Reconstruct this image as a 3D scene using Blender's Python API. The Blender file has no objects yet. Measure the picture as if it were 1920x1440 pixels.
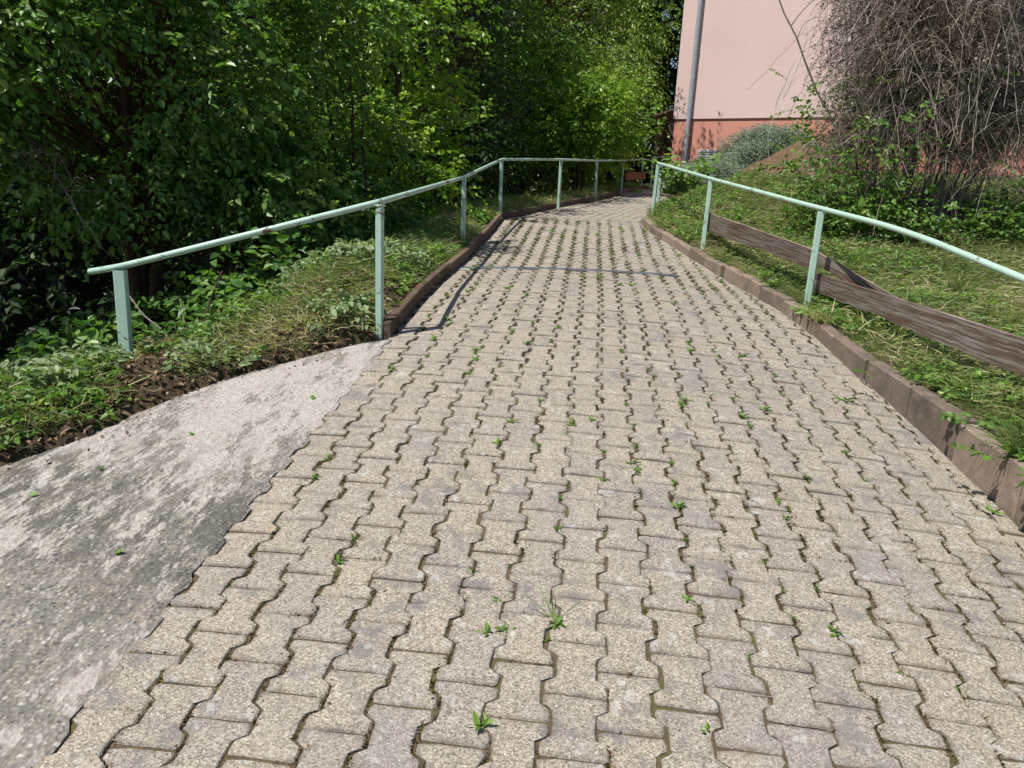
import bpy, math, random
import numpy as np
from mathutils import Matrix, Vector

# ---------------------------------------------------------------- camera, sky, sun, exposure
scene = bpy.context.scene
col = scene.collection
CH = 1.4773                                   # eye height above the path under the camera (m)
CR = np.array([[0.99355, 0.10376, 0.04577], [0.07122, -0.25685, -0.96382], [-0.08825, 0.96087, -0.26258]])
FPX = 1405.7                                  # focal length in pixels of a 1920 px wide frame
cam = bpy.data.cameras.new('camera')
cam.sensor_width = 36.0
cam.lens = FPX / 1920 * 36
cam.clip_start = 0.05
cam.clip_end = 400
camo = bpy.data.objects.new('camera', cam)
col.objects.link(camo)
r, u, b = CR[0], -CR[1], -CR[2]
camo.matrix_world = Matrix(((r[0], u[0], b[0], 0), (r[1], u[1], b[1], 0), (r[2], u[2], b[2], CH), (0, 0, 0, 1)))
scene.camera = camo

SUN = np.array([-0.33, -0.24, 0.77])
SUN /= np.linalg.norm(SUN)                    # direction towards the sun
elev = math.asin(SUN[2])
world = bpy.data.worlds.new('World')
scene.world = world
world.use_nodes = True
wn = world.node_tree
bg = wn.nodes['Background']
sky = wn.nodes.new('ShaderNodeTexSky')
sky.sky_type = 'NISHITA'
sky.sun_disc = False
sky.sun_elevation = elev
sky.sun_rotation = math.atan2(SUN[0], SUN[1])
sky.air_density = 1.0
sky.dust_density = 0.6
wn.links.new(sky.outputs[0], bg.inputs[0])
bg.inputs[1].default_value = 0.075
sl = bpy.data.lights.new('sun', 'SUN')
sl.energy = 5.0
sl.angle = math.radians(0.53)
sl.color = (1.0, 0.955, 0.88)
so = bpy.data.objects.new('sun', sl)
col.objects.link(so)
so.rotation_euler = Vector((-SUN[0], -SUN[1], -SUN[2])).to_track_quat('-Z', 'Y').to_euler()
so.location = (-6, -5, 14)
scene.view_settings.view_transform = 'Standard'
scene.view_settings.look = 'None'
scene.view_settings.exposure = 0.3
scene.view_settings.gamma = 1.0
scene.view_settings.use_curve_mapping = False
scene.render.resolution_x = 1024
scene.render.resolution_y = 768

rng = np.random.default_rng(7)
random.seed(7)

# ---------------------------------------------------------------- helpers
def ray(x, y):
    return CR.T @ np.array([(x - 960) / FPX, (y - 720) / FPX, 1.0])
def at(x, y, D):                              # photo pixel at a known distance
    d = ray(x, y)
    return d * D + np.array([0, 0, CH])
def on(x, y, fn, dz=0.0):                     # photo pixel on a ground surface
    d = ray(x, y)
    t = 0.8
    while t < 60:
        P = d * t
        if P[2] + CH <= fn(P[0], P[1]) + dz:
            break
        t += 0.01
    return P + np.array([0, 0, CH])
def pix(P):
    q = (np.atleast_2d(P) - np.array([0, 0, CH])) @ CR.T
    z = np.where(q[:, 2] > 0.05, q[:, 2], 0.05)
    return 960 + FPX * q[:, 0] / z, 720 + FPX * q[:, 1] / z, q[:, 2]

def tag(o, label=None, cat=None, group=None, kind=None):
    if label: o['label'] = label
    if cat: o['category'] = cat
    if group: o['group'] = group
    if kind: o['kind'] = kind
    return o
def empty(name, loc=(0, 0, 0)):
    o = bpy.data.objects.new(name, None)
    o.empty_display_size = 0.1
    o.location = [float(v) for v in loc]
    col.objects.link(o)
    return o
def link(name, me, parent=None):
    o = bpy.data.objects.new(name, me)
    col.objects.link(o)
    if parent is not None:
        o.parent = parent
        o.matrix_parent_inverse = Matrix.Translation(-parent.location) if parent.type == 'EMPTY' and parent.parent is None else Matrix()
    return o

def make_mesh(name, verts, faces, mat=None, tint=None, smooth=False, mat_idx=None):
    """faces: list of (n,k) int arrays (k = 3 or 4) or a list of index tuples"""
    me = bpy.data.meshes.new(name)
    verts = np.asarray(verts, dtype=np.float32).reshape(-1, 3)
    if isinstance(faces, np.ndarray):
        faces = [faces]
    if faces and isinstance(faces[0], np.ndarray):
        loops = np.concatenate([f.ravel() for f in faces]).astype(np.int32)
        sizes = np.concatenate([np.full(len(f), f.shape[1], np.int32) for f in faces])
    else:
        loops = np.array([i for f in faces for i in f], np.int32)
        sizes = np.array([len(f) for f in faces], np.int32)
    starts = np.concatenate([[0], np.cumsum(sizes)[:-1]]).astype(np.int32)
    me.vertices.add(len(verts))
    me.vertices.foreach_set('co', verts.ravel())
    me.loops.add(len(loops))
    me.loops.foreach_set('vertex_index', loops)
    me.polygons.add(len(sizes))
    me.polygons.foreach_set('loop_start', starts)
    me.polygons.foreach_set('loop_total', sizes)
    me.polygons.foreach_set('use_smooth', np.full(len(sizes), bool(smooth)))
    me.update(calc_edges=True)
    if tint is not None:
        a = me.attributes.new('tint', 'FLOAT', 'POINT')
        a.data.foreach_set('value', np.asarray(tint, np.float32))
    if mat is not None:
        for m in (mat if isinstance(mat, (list, tuple)) else [mat]):
            me.materials.append(m)
    if mat_idx is not None:
        me.polygons.foreach_set('material_index', np.asarray(mat_idx, np.int32))
    return me

class MB:
    """collects shapes into one mesh"""
    def __init__(s):
        s.v, s.f3, s.f4, s.t, s.n = [], [], [], [], 0
    def add(s, v, f, tint=0.5):
        v = np.asarray(v, float).reshape(-1, 3)
        f = np.asarray(f, int)
        (s.f3 if f.shape[1] == 3 else s.f4).append(f + s.n)
        s.v.append(v)
        s.t.append(np.broadcast_to(np.asarray(tint, float), (len(v),)).copy())
        s.n += len(v)
        return s
    def mesh(s, name, mat, smooth=False):
        fs = []
        if s.f3: fs.append(np.concatenate(s.f3))
        if s.f4: fs.append(np.concatenate(s.f4))
        return make_mesh(name, np.concatenate(s.v), fs, mat, np.concatenate(s.t), smooth)
    def build(s, name, mat, parent=None, smooth=False):
        return link(name, s.mesh(name, mat, smooth), parent)
    def box(s, c, size, rz=0.0, tint=0.5, bev=0.0):
        hx, hy, hz = [q / 2 for q in size]
        b = min(bev, hx * .9, hy * .9, hz * .9)
        if b > 0:
            P = []
            for z, i in ((-hz, b), (-hz + b, 0), (hz - b, 0), (hz, b)):
                for x, y in ((-hx + i, -hy + i), (hx - i, -hy + i), (hx - i, hy - i), (-hx + i, hy - i)):
                    P.append((x, y, z))
            F = [(3, 2, 1, 0), (12, 13, 14, 15)]
            for k in range(3):
                for j in range(4):
                    a, d = k * 4 + j, k * 4 + (j + 1) % 4
                    F.append((a, d, d + 4, a + 4))
        else:
            P = [(x, y, z) for z in (-hz, hz) for x, y in ((-hx, -hy), (hx, -hy), (hx, hy), (-hx, hy))]
            F = [(3, 2, 1, 0), (4, 5, 6, 7), (0, 1, 5, 4), (1, 2, 6, 5), (2, 3, 7, 6), (3, 0, 4, 7)]
        P = np.array(P)
        c_, s_ = math.cos(rz), math.sin(rz)
        P = np.c_[P[:, 0] * c_ - P[:, 1] * s_, P[:, 0] * s_ + P[:, 1] * c_, P[:, 2]] + np.array(c)
        return s.add(P, F, tint)
    def tubes(s, pl, rad, sides=4, tint=0.5):
        V, F, T = tubes(pl, rad, sides, tint)
        return s.add(V, F, T)
    def leaves(s, *a, **k):
        V, F, T = leaves(*a, **k)
        return s.add(V, F, T)

def nrm(v):
    return v / np.maximum(np.linalg.norm(v, axis=-1, keepdims=True), 1e-9)
def tubes(pl, rad, sides=4, tint=0.5):
    """pl (N,M,3) polylines, rad (N,M) radii -> verts, quads, tint"""
    pl = np.asarray(pl, float)
    if pl.ndim == 2: pl = pl[None]
    N, M, _ = pl.shape
    rad = np.broadcast_to(np.asarray(rad, float), (N, M))
    tg = np.gradient(pl, axis=1)
    tg = nrm(tg)
    ref = np.where(np.abs(tg[..., 2:3]) > 0.95, np.array([1., 0, 0]), np.array([0, 0, 1.]))
    a = nrm(np.cross(tg, ref))
    b_ = np.cross(tg, a)
    ang = np.arange(sides) / sides * 2 * np.pi + np.pi / sides
    V = pl[:, :, None] + rad[:, :, None, None] * (np.cos(ang)[None, None, :, None] * a[:, :, None] + np.sin(ang)[None, None, :, None] * b_[:, :, None])
    idx = np.arange(N * M * sides).reshape(N, M, sides)
    nx = np.roll(idx, -1, axis=2)
    F = np.stack([idx[:, :-1], nx[:, :-1], nx[:, 1:], idx[:, 1:]], axis=-1).reshape(-1, 4)
    capA = idx[:, 0, ::-1]
    capB = idx[:, -1]
    if sides == 4:
        F = np.concatenate([F, capA, capB])
    T = np.broadcast_to(np.asarray(tint, float).reshape(-1, 1, 1) if np.ndim(tint) else np.full((1, 1, 1), tint), (N, M, sides)).ravel()
    return V.reshape(-1, 3), F, T
def solid_tube(mb, pts, rad, sides=12, tint=0.5):
    V, F, T = tubes(np.asarray(pts, float)[None], rad, sides, tint)
    mb.add(V, F, T)
    n = len(pts)
    for ring, flip in ((0, True), (n - 1, False)):
        i = np.arange(sides) + ring * sides
        c = np.array(pts[ring])
        ringv = V[i]
        f = [(sides, k, (k + 1) % sides) if not flip else (sides, (k + 1) % sides, k) for k in range(sides)]
        mb.add(np.r_[ringv, c[None]], f, tint)

def leaves(pos, d, nr, L, W, tint=0.5, fold=0.25, curl=0.15, six=True):
    """leaf blades: pos base, d direction, nr rough normal"""
    pos = np.asarray(pos, float); N = len(pos)
    d = nrm(np.asarray(d, float))
    side = nrm(np.cross(d, nr))
    up = np.cross(side, d)
    L = np.broadcast_to(np.asarray(L, float), (N,))[:, None]
    W = np.broadcast_to(np.asarray(W, float), (N,))[:, None]
    tint = np.broadcast_to(np.asarray(tint, float), (N,))
    def P(t, w, h):
        return pos + d * L * t + side * W * w + up * (W * h - L * curl * t * t)
    if six:
        V = np.stack([P(0, 0, 0), P(.3, .46, fold), P(.68, .36, fold * .8), P(1, 0, 0), P(.68, -.36, fold * .8), P(.3, -.46, fold)], 1)
        q = np.array([[0, 1, 2, 3], [0, 3, 4, 5]])
        k = 6
    else:
        V = np.stack([P(0, 0, 0), P(.45, .5, fold), P(1, 0, 0), P(.45, -.5, fold)], 1)
        q = np.array([[0, 1, 2], [0, 2, 3]])
        k = 4
    F = (np.arange(N)[:, None, None] * k + q[None]).reshape(-1, q.shape[1])
    return V.reshape(-1, 3), F, np.repeat(tint, k)

def blades(pos, d, L, W, bend, tint):
    """grass blades: 2 tapered segments"""
    pos = np.asarray(pos, float); N = len(pos)
    d = nrm(np.asarray(d, float))
    h = rng.normal(size=(N, 3)); h[:, 2] *= .2
    side = nrm(np.cross(d, h))
    L = np.broadcast_to(np.asarray(L, float), (N,))[:, None]
    W = np.broadcast_to(np.asarray(W, float), (N,))[:, None]
    bd = np.asarray(bend, float)
    m = pos + d * L * .5 + bd * L * .15
    t = pos + d * L * .9 + bd * L * .55
    V = np.stack([pos - side * W * .5, pos + side * W * .5, m + side * W * .42, m - side * W * .42, t], 1)
    i = np.arange(N)[:, None] * 5
    return V.reshape(-1, 3), i + np.array([[0, 1, 2, 3]]), i + np.array([[3, 2, 4]]), np.repeat(np.broadcast_to(tint, (N,)), 5)
def add_blades(mb, *a):
    V, q, t3, T = blades(*a)
    n = mb.n
    mb.add(V, q, T)
    mb.f3.append(t3 + n)

# smooth value noise for placing things
class VN:
    def __init__(s, seed, n=64):
        s.g = np.random.default_rng(seed).random((n, n)); s.n = n
    def __call__(s, x, y):
        x = np.asarray(x, float); y = np.asarray(y, float)
        xi, yi = np.floor(x).astype(int), np.floor(y).astype(int)
        fx, fy = x - xi, y - yi
        fx, fy = fx * fx * (3 - 2 * fx), fy * fy * (3 - 2 * fy)
        g = lambda a, b_: s.g[a % s.n, b_ % s.n]
        return (g(xi, yi) * (1 - fx) + g(xi + 1, yi) * fx) * (1 - fy) + (g(xi, yi + 1) * (1 - fx) + g(xi + 1, yi + 1) * fx) * fy
vn1, vn2, vn3 = VN(1), VN(2), VN(3)

# ---------------------------------------------------------------- materials
class NT:
    def __init__(s, name):
        s.m = bpy.data.materials.new(name)
        s.m.use_nodes = True
        s.t = s.m.node_tree
        s.p = s.t.nodes['Principled BSDF']
        s.out = s.t.nodes['Material Output']
    def n(s, typ, **k):
        o = s.t.nodes.new('ShaderNode' + typ)
        for a, v in k.items():
            if a.startswith('i_'):
                o.inputs[a[2:].replace('_', ' ')].default_value = v
            else:
                setattr(o, a, v)
        return o
    def l(s, a, b_):
        s.t.links.new(a, b_)
    def pos(s):
        return s.n('NewGeometry').outputs['Position']
    def noise(s, scale, detail=3, rough=.55, vec=None, dist=0.0):
        o = s.n('TexNoise')
        o.inputs['Scale'].default_value = scale
        o.inputs['Detail'].default_value = detail
        o.inputs['Roughness'].default_value = rough
        o.inputs['Distortion'].default_value = dist
        s.l(vec if vec is not None else s.pos(), o.inputs['Vector'])
        return o.outputs['Fac']
    def ramp(s, fac, stops):
        o = s.n('ValToRGB')
        e = o.color_ramp.elements
        while len(e) < len(stops): e.new(0.5)
        for q, (p_, c) in zip(e, stops):
            q.position = p_
            q.color = (c, c, c, 1) if not isinstance(c, (tuple, list)) else (*c, 1)
        s.l(fac, o.inputs[0])
        return o.outputs[0]
    def mix(s, fac, a, b_, mode='MIX'):
        o = s.n('Mix', data_type='RGBA', blend_type=mode)
        for sock, v in ((o.inputs[0], fac), (o.inputs[6], a), (o.inputs[7], b_)):
            if isinstance(v, (int, float)): sock.default_value = v
            elif isinstance(v, tuple): sock.default_value = (*v, 1)
            else: s.l(v, sock)
        return o.outputs[2]
    def math(s, op, a, b_=None):
        o = s.n('Math', operation=op)
        for sock, v in zip(o.inputs, (a, b_)):
            if v is None: continue
            if isinstance(v, (int, float)): sock.default_value = v
            else: s.l(v, sock)
        return o.outputs[0]
    def bump(s, h, strength, dist, prev=None):
        o = s.n('Bump')
        o.inputs['Strength'].default_value = strength
        o.inputs['Distance'].default_value = dist
        s.l(h, o.inputs['Height'])
        if prev is not None: s.l(prev, o.inputs['Normal'])
        return o.outputs[0]
    def attr(s, name='tint'):
        return s.n('Attribute', attribute_name=name).outputs['Fac']
    def set(s, color=None, rough=None, normal=None, **k):
        for sock, v in (('Base Color', color), ('Roughness', rough), ('Normal', normal)):
            if v is None: continue
            if isinstance(v, (int, float)): s.p.inputs[sock].default_value = v
            elif isinstance(v, tuple): s.p.inputs[sock].default_value = (*v, 1)
            else: s.l(v, s.p.inputs[sock])
        for a, v in k.items():
            s.p.inputs[a.replace('_', ' ')].default_value = v
        return s.m

def paver_material(name, per_object):
    q = NT(name)
    tint = q.n('ObjectInfo').outputs['Random'] if per_object else q.attr()
    v = q.n('TexVoronoi', feature='F1'); v.inputs['Scale'].default_value = 225
    q.l(q.pos(), v.inputs['Vector'])
    sep = q.n('SeparateColor'); q.l(v.outputs['Color'], sep.inputs[0])
    grain = q.ramp(sep.outputs[0], [(0, (.055, .05, .043)), (.2, (.195, .174, .148)), (.45, (.37, .333, .284)), (.8, (.54, .49, .42)), (1, (.78, .74, .67))])
    fine = q.noise(420, 2, .6)
    c = q.mix(q.ramp(fine, [(.3, 0.0), (.7, 1.0)]), (.25, .224, .19), grain)
    # each stone its own shade: pinkish, sand, grey
    shade = q.ramp(tint, [(0, (.90, .885, .88)), (.3, (.99, .955, .92)), (.6, (1.03, .985, .92)), (.85, (.96, .93, .90)), (1, (1.07, 1.03, .98))])
    c = q.mix(1.0, c, shade, 'MULTIPLY')
    # grey and black grime blotches, pale lichen
    g1 = q.ramp(q.math('MULTIPLY', q.noise(3.1, 4, .65), q.noise(14, 4, .6)), [(.27, 0.0), (.38, 1.0)])
    c = q.mix(q.math('MULTIPLY', g1, .62), c, (.15, .145, .15))
    g2 = q.ramp(q.noise(2.0, 3, .6, dist=.4), [(.5, 0.0), (.68, 1.0)])
    c = q.mix(q.math('MULTIPLY', g2, .30), c, (.235, .23, .23))
    rim = q.n('Attribute', attribute_name='rim').outputs['Fac']
    dirt = q.math('MULTIPLY', q.math('POWER', rim, 2.2), q.ramp(q.noise(11, 5, .7), [(.38, 0.0), (.66, .8)]))
    c = q.mix(dirt, c, q.ramp(q.noise(6, 3, .6), [(.35, (.10, .095, .095)), (.65, (.20, .155, .11))]))
    l1 = q.ramp(q.math('MULTIPLY', q.noise(9, 3, .6), q.noise(33, 3, .6)), [(.33, 0.0), (.39, 1.0)])
    c = q.mix(q.math('MULTIPLY', l1, .38), c, (.55, .56, .55))
    n = q.bump(v.outputs['Distance'], .55, .004)
    n = q.bump(fine, .4, .002, n)
    n = q.bump(q.noise(45, 3), .3, .006, n)
    return q.set(c, .92, n, Specular_IOR_Level=.25)
M = {}
M['paver'] = paver_material('paver_concrete', True)
M['paver_field'] = paver_material('paver_concrete_far', False)

def dirt_material(name, a, b_, c_, moss=None, bump=.02, sc=60):
    q = NT(name)
    c = q.ramp(q.noise(sc, 5, .7), [(.3, a), (.55, b_), (.75, c_)])
    if moss:
        c = q.mix(q.ramp(q.noise(5, 4, .7), [(.47, 0.0), (.62, 1.0)]), c, moss)
    n = q.bump(q.noise(sc * 2, 4, .7), .9, bump)
    return q.set(c, .95, n, Specular_IOR_Level=.15)
M['joint'] = dirt_material('joint_dirt', (.05, .036, .025), (.15, .108, .07), (.27, .20, .13), (.12, .115, .045), .006, 140)
M['soil'] = dirt_material('forest_soil', (.045, .032, .02), (.105, .077, .05), (.18, .14, .09), (.075, .085, .03), .04, 30)
M['turf'] = dirt_material('thatch', (.06, .06, .022), (.13, .13, .05), (.22, .20, .09), (.11, .14, .04), .04, 45)
M['heap'] = dirt_material('red_soil', (.09, .055, .038), (.19, .115, .078), (.28, .18, .125), (.12, .11, .05), .03, 22)

def slab_material():
    q = NT('old_concrete')
    v = q.n('TexVoronoi', feature='F1'); v.inputs['Scale'].default_value = 68
    q.l(q.pos(), v.inputs['Vector'])
    sep = q.n('SeparateColor'); q.l(v.outputs['Color'], sep.inputs[0])
    stones = q.ramp(sep.outputs[1], [(0, (.07, .07, .075)), (.3, (.18, .172, .16)), (.6, (.31, .27, .21)), (.85, (.35, .32, .275)), (1, (.50, .485, .46))])
    cement = q.ramp(q.noise(70, 4, .7), [(.3, (.13, .122, .11)), (.7, (.28, .262, .235))])
    edge = q.ramp(v.outputs['Distance'], [(.25, 1.0), (.6, 0.0)])
    agg = q.mix(edge, cement, stones)
    # pale pinkish cement skin that is worn away in patches
    mp = q.n('Mapping'); mp.inputs['Rotation'].default_value = (0, 0, .55); mp.inputs['Scale'].default_value = (1.0, .38, 1)
    q.l(q.pos(), mp.inputs['Vector'])
    sx = q.n('SeparateXYZ'); q.l(q.pos(), sx.inputs[0])
    far = q.ramp(q.math('MULTIPLY', sx.outputs['Y'], .25), [(.46, 0.0), (.76, 1.0)])     # the skin survives further up the slab
    skin_n = q.math('ADD', q.math('MULTIPLY', q.noise(4.2, 7, .74, mp.outputs[0]), .7), q.math('MULTIPLY', q.noise(26, 6, .78, mp.outputs[0]), .34))
    skin_f = q.ramp(q.math('ADD', skin_n, q.math('MULTIPLY', far, .07)), [(.55, 0.0), (.575, 1.0)])
    skin = q.ramp(q.noise(40, 5, .7), [(.25, (.26, .235, .212)), (.6, (.44, .41, .38)), (.85, (.58, .55, .52))])
    c = q.mix(q.math('MULTIPLY', skin_f, .9), agg, skin)
    # dark algae stain in a broad band, and smaller blots
    band = q.math('SUBTRACT', sx.outputs['Y'], q.math('MULTIPLY', sx.outputs['X'], -.35))
    bandf = q.ramp(q.math('ADD', q.math('MULTIPLY', q.math('ADD', band, 0.0), .25), q.math('MULTIPLY', q.math('SUBTRACT', q.noise(1.6, 4, .6), .5), .32)), [(.30, 0.0), (.39, 1.0), (.50, 1.0), (.62, 0.0)])
    speck = q.ramp(q.noise(13, 8, .82, mp.outputs[0]), [(.47, 1.0), (.535, 0.0)])
    c = q.mix(q.math('MULTIPLY', q.math('MULTIPLY', bandf, speck), .62), c, (.045, .043, .041))
    dark = q.ramp(q.noise(1.7, 6, .75, mp.outputs[0], .5), [(.53, 0.0), (.66, 1.0)])
    c = q.mix(q.math('MULTIPLY', q.math('MULTIPLY', dark, speck), .6), c, (.09, .085, .08))
    brown = q.ramp(q.noise(2.4, 6, .78), [(.55, 0.0), (.70, 1.0)])
    c = q.mix(q.math('MULTIPLY', brown, .38), c, (.25, .17, .105))
    n = q.bump(v.outputs['Distance'], .8, .008)
    n = q.bump(speck, -.3, .004, n)
    n = q.bump(skin_f, .35, .005, n)
    n = q.bump(q.noise(160, 4, .7), .5, .003, n)
    return q.set(c, .93, n, Specular_IOR_Level=.25)
M['slab'] = slab_material()

def kerb_material(name, a, b_):
    q = NT(name)
    c = q.ramp(q.noise(150, 4, .75), [(.25, a), (.75, b_)])
    c = q.mix(q.ramp(q.noise(4, 4, .7), [(.45, 0.0), (.68, .7)]), c, (.10, .092, .08))
    c = q.mix(q.ramp(q.noise(13, 5, .75), [(.56, 0.0), (.66, .55)]), c, (.36, .30, .25))
    sh = q.ramp(q.n('ObjectInfo').outputs['Random'], [(0, .68), (1, 1.18)])
    c = q.mix(1.0, c, sh, 'MULTIPLY')
    n = q.bump(q.noise(220, 4, .7), .5, .004)
    n = q.bump(q.noise(20, 3, .6), .3, .008, n)
    return q.set(c, .93, n, Specular_IOR_Level=.2)
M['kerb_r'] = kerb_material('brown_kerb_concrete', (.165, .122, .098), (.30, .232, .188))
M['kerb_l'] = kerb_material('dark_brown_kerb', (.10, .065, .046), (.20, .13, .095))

def paint_material(name, colr):
    q = NT(name)
    c = q.mix(q.ramp(q.noise(3.5, 3, .6), [(.3, 0.0), (.7, 1.0)]), colr, tuple(v * 1.13 for v in colr))
    c = q.mix(q.ramp(q.noise(30, 4, .7), [(.56, 0.0), (.70, .5)]), c, (.52, .53, .40))
    c = q.mix(q.ramp(q.noise(9, 5, .75), [(.52, 0.0), (.70, .45)]), c, (.24, .30, .24))
    chip = q.ramp(q.math('MULTIPLY', q.noise(38, 5, .7), q.noise(6, 3, .6)), [(.34, 0.0), (.36, 1.0)])
    c = q.mix(chip, c, (.11, .062, .036))
    n = q.bump(q.noise(90, 3, .6), .15, .003)
    n = q.bump(chip, -.3, .002, n)
    return q.set(c, .42, n, Specular_IOR_Level=.45)
M['mint'] = paint_material('mint_paint', (.36, .52, .435))

def wood_material(name, dark, grey, axis_rot):
    q = NT(name)
    co = q.n('Attribute', attribute_name='bco').outputs['Vector']
    mp = q.n('Mapping'); mp.inputs['Scale'].default_value = (.7, 17, 17)
    q.l(co, mp.inputs['Vector'])
    warp = q.noise(1.4, 2, .5, mp.outputs[0])
    ring = q.n('TexWave', wave_type='BANDS', bands_direction='Y', wave_profile='SAW')
    ring.inputs['Scale'].default_value = .9; ring.inputs['Distortion'].default_value = 3.2; ring.inputs['Detail'].default_value = 5; ring.inputs['Detail Scale'].default_value = .55; ring.inputs['Detail Roughness'].default_value = .6
    q.l(mp.outputs[0], ring.inputs['Vector'])
    mp2 = q.n('Mapping'); mp2.inputs['Scale'].default_value = (3, 60, 60)
    q.l(co, mp2.inputs['Vector'])
    fib = q.noise(1.6, 6, .75, mp2.outputs[0])
    c = q.ramp(q.math('ADD', q.math('MULTIPLY', ring.outputs['Fac'], .26), q.math('MULTIPLY', fib, .78)), [(.28, tuple(v * .22 for v in grey)), (.5, grey), (.8, tuple(min(1, v * 1.9) for v in grey))])
    left = q.ramp(q.noise(2.6, 6, .75, mp.outputs[0]), [(.45, 0.0), (.56, .85)])
    c = q.mix(left, c, q.mix(fib, tuple(v * .5 for v in dark), dark))
    n = q.bump(ring.outputs['Fac'], .7, .006)
    n = q.bump(fib, .6, .004, n)
    return q.set(c, .85, n, Specular_IOR_Level=.2)
M['board'] = wood_material('weathered_board', (.15, .082, .054), (.25, .215, .19), -.2)
M['redboard'] = wood_material('red_brown_board', (.26, .085, .04), (.28, .11, .06), .2)

def render_material(name, colr, sc=75):
    q = NT(name)
    nz = q.noise(sc, 5, .7)
    c = q.mix(q.ramp(nz, [(.3, 0.0), (.7, 1.0)]), tuple(v * .92 for v in colr), tuple(min(1, v * 1.06) for v in colr))
    c = q.mix(q.ramp(q.noise(.7, 4, .6), [(.42, 0.0), (.8, .35)]), c, tuple(v * .8 for v in colr))
    v = q.n('TexVoronoi', feature='SMOOTH_F1'); v.inputs['Scale'].default_value = sc * .55
    q.l(q.pos(), v.inputs['Vector'])
    n = q.bump(v.outputs['Distance'], .3, .006)
    n = q.bump(nz, .3, .004, n)
    return q.set(c, .95, n, Specular_IOR_Level=.15)
M['pink'] = render_material('pink_render', (.71, .535, .515), 55)
M['salmon'] = render_material('salmon_render', (.60, .285, .225), 60)

def plain(name, colr, rough=.6, metal=0.0, var=.12, sc=12):
    q = NT(name)
    c = q.mix(q.ramp(q.noise(sc, 4, .65), [(.3, 0.0), (.7, 1.0)]), tuple(v * (1 - var) for v in colr), tuple(min(1, v * (1 + var)) for v in colr))
    n = q.bump(q.noise(sc * 6, 3), .15, .003)
    q.set(c, rough, n)
    q.p.inputs['Metallic'].default_value = metal
    return q.m
M['zinc'] = plain('zinc_pipe', (.40, .43, .49), .5, .25, .15, 9)
M['galv'] = plain('galvanised_strip', (.26, .285, .32), .5, .55, .25, 30)
M['white'] = plain('white_plastic', (.72, .72, .72), .5)
M['dark'] = plain('dark_void', (.012, .012, .012), .9)
M['oldwood'] = plain('old_dark_wood', (.07, .05, .037), .85, 0, .4, 20)
M['roofedge'] = plain('roof_edge', (.58, .54, .49), .7, 0, .2, 15)
M['tile'] = plain('roof_tile', (.25, .09, .06), .8, 0, .25, 9)
q = NT('window_glass'); M['glass'] = q.set((.05, .06, .07), .06, Specular_IOR_Level=.8)
M['stone'] = plain('pale_stone', (.42, .40, .37), .9, 0, .2, 40)

def bark_material(name, a, b_):
    q = NT(name)
    mp = q.n('Mapping'); mp.inputs['Scale'].default_value = (1, 1, .22)
    q.l(q.pos(), mp.inputs['Vector'])
    f = q.noise(38, 5, .7, mp.outputs[0])
    c = q.ramp(f, [(.3, a), (.7, b_)])
    return q.set(c, .9, q.bump(f, .8, .02), Specular_IOR_Level=.15)
M['bark'] = bark_material('tree_bark', (.035, .026, .02), (.11, .082, .062))
M['barkred'] = bark_material('reddish_bark', (.04, .026, .019), (.11, .07, .05))
M['twig'] = bark_material('grey_twig', (.12, .10, .085), (.33, .285, .25))
M['stem'] = bark_material('green_stem', (.09, .11, .035), (.2, .2, .08))

q = NT('mixed_twigs')
M['twigmix'] = q.set(q.ramp(q.attr(), [(0, (.065, .05, .04)), (.45, (.185, .15, .122)), (.8, (.34, .29, .24)), (1, (.52, .465, .40))]), .85, Specular_IOR_Level=.15)
def leaf_material(name, stops, rough=.42, trans=.35, spec=.5, tr_gain=(1.3, 1.5, .45)):
    q = NT(name)
    c = q.ramp(q.attr(), stops)
    c = q.mix(q.ramp(q.noise(28, 3, .6), [(.3, 0.0), (.7, 1.0)]), q.mix(1.0, c, (.8, .82, .8), 'MULTIPLY'), c)
    q.set(c, rough, Specular_IOR_Level=spec)
    tr = q.n('BsdfTranslucent')
    q.l(q.mix(1.0, c, tr_gain, 'MULTIPLY'), tr.inputs[0])
    ms = q.n('MixShader'); ms.inputs[0].default_value = trans
    q.l(q.p.outputs[0], ms.inputs[1]); q.l(tr.outputs[0], ms.inputs[2])
    q.l(ms.outputs[0], q.out.inputs['Surface'])
    return q.m
M['hazel'] = leaf_material('hazel_leaf', [(0, (.05, .125, .03)), (.5, (.14, .27, .06)), (1, (.30, .44, .11))])
M['maple'] = leaf_material('maple_leaf', [(0, (.10, .20, .02)), (.5, (.21, .36, .035)), (1, (.36, .50, .075))])
M['cherry'] = leaf_material('cherry_leaf', [(0, (.11, .19, .032)), (.5, (.235, .35, .065)), (1, (.39, .48, .125))])
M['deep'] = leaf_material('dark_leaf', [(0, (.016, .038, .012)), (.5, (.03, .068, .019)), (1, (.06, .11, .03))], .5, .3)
M['grass'] = leaf_material('cut_grass', [(0, (.075, .135, .03)), (.35, (.16, .235, .065)), (.65, (.30, .33, .13)), (.85, (.44, .41, .22)), (1, (.54, .46, .29))], .55, .3, .35)
M['weed'] = leaf_material('weed_leaf', [(0, (.06, .14, .022)), (.5, (.14, .265, .045)), (.85, (.24, .37, .08)), (1, (.38, .38, .10))], .5, .3, .4)
M['wilt'] = leaf_material('wilted_leaf', [(0, (.12, .19, .08)), (.5, (.26, .34, .17)), (1, (.40, .46, .29))], .6, .25, .3)
M['silver'] = leaf_material('silver_leaf', [(0, (.15, .19, .155)), (.5, (.29, .345, .285)), (1, (.43, .48, .41))], .7, .2, .2)
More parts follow.
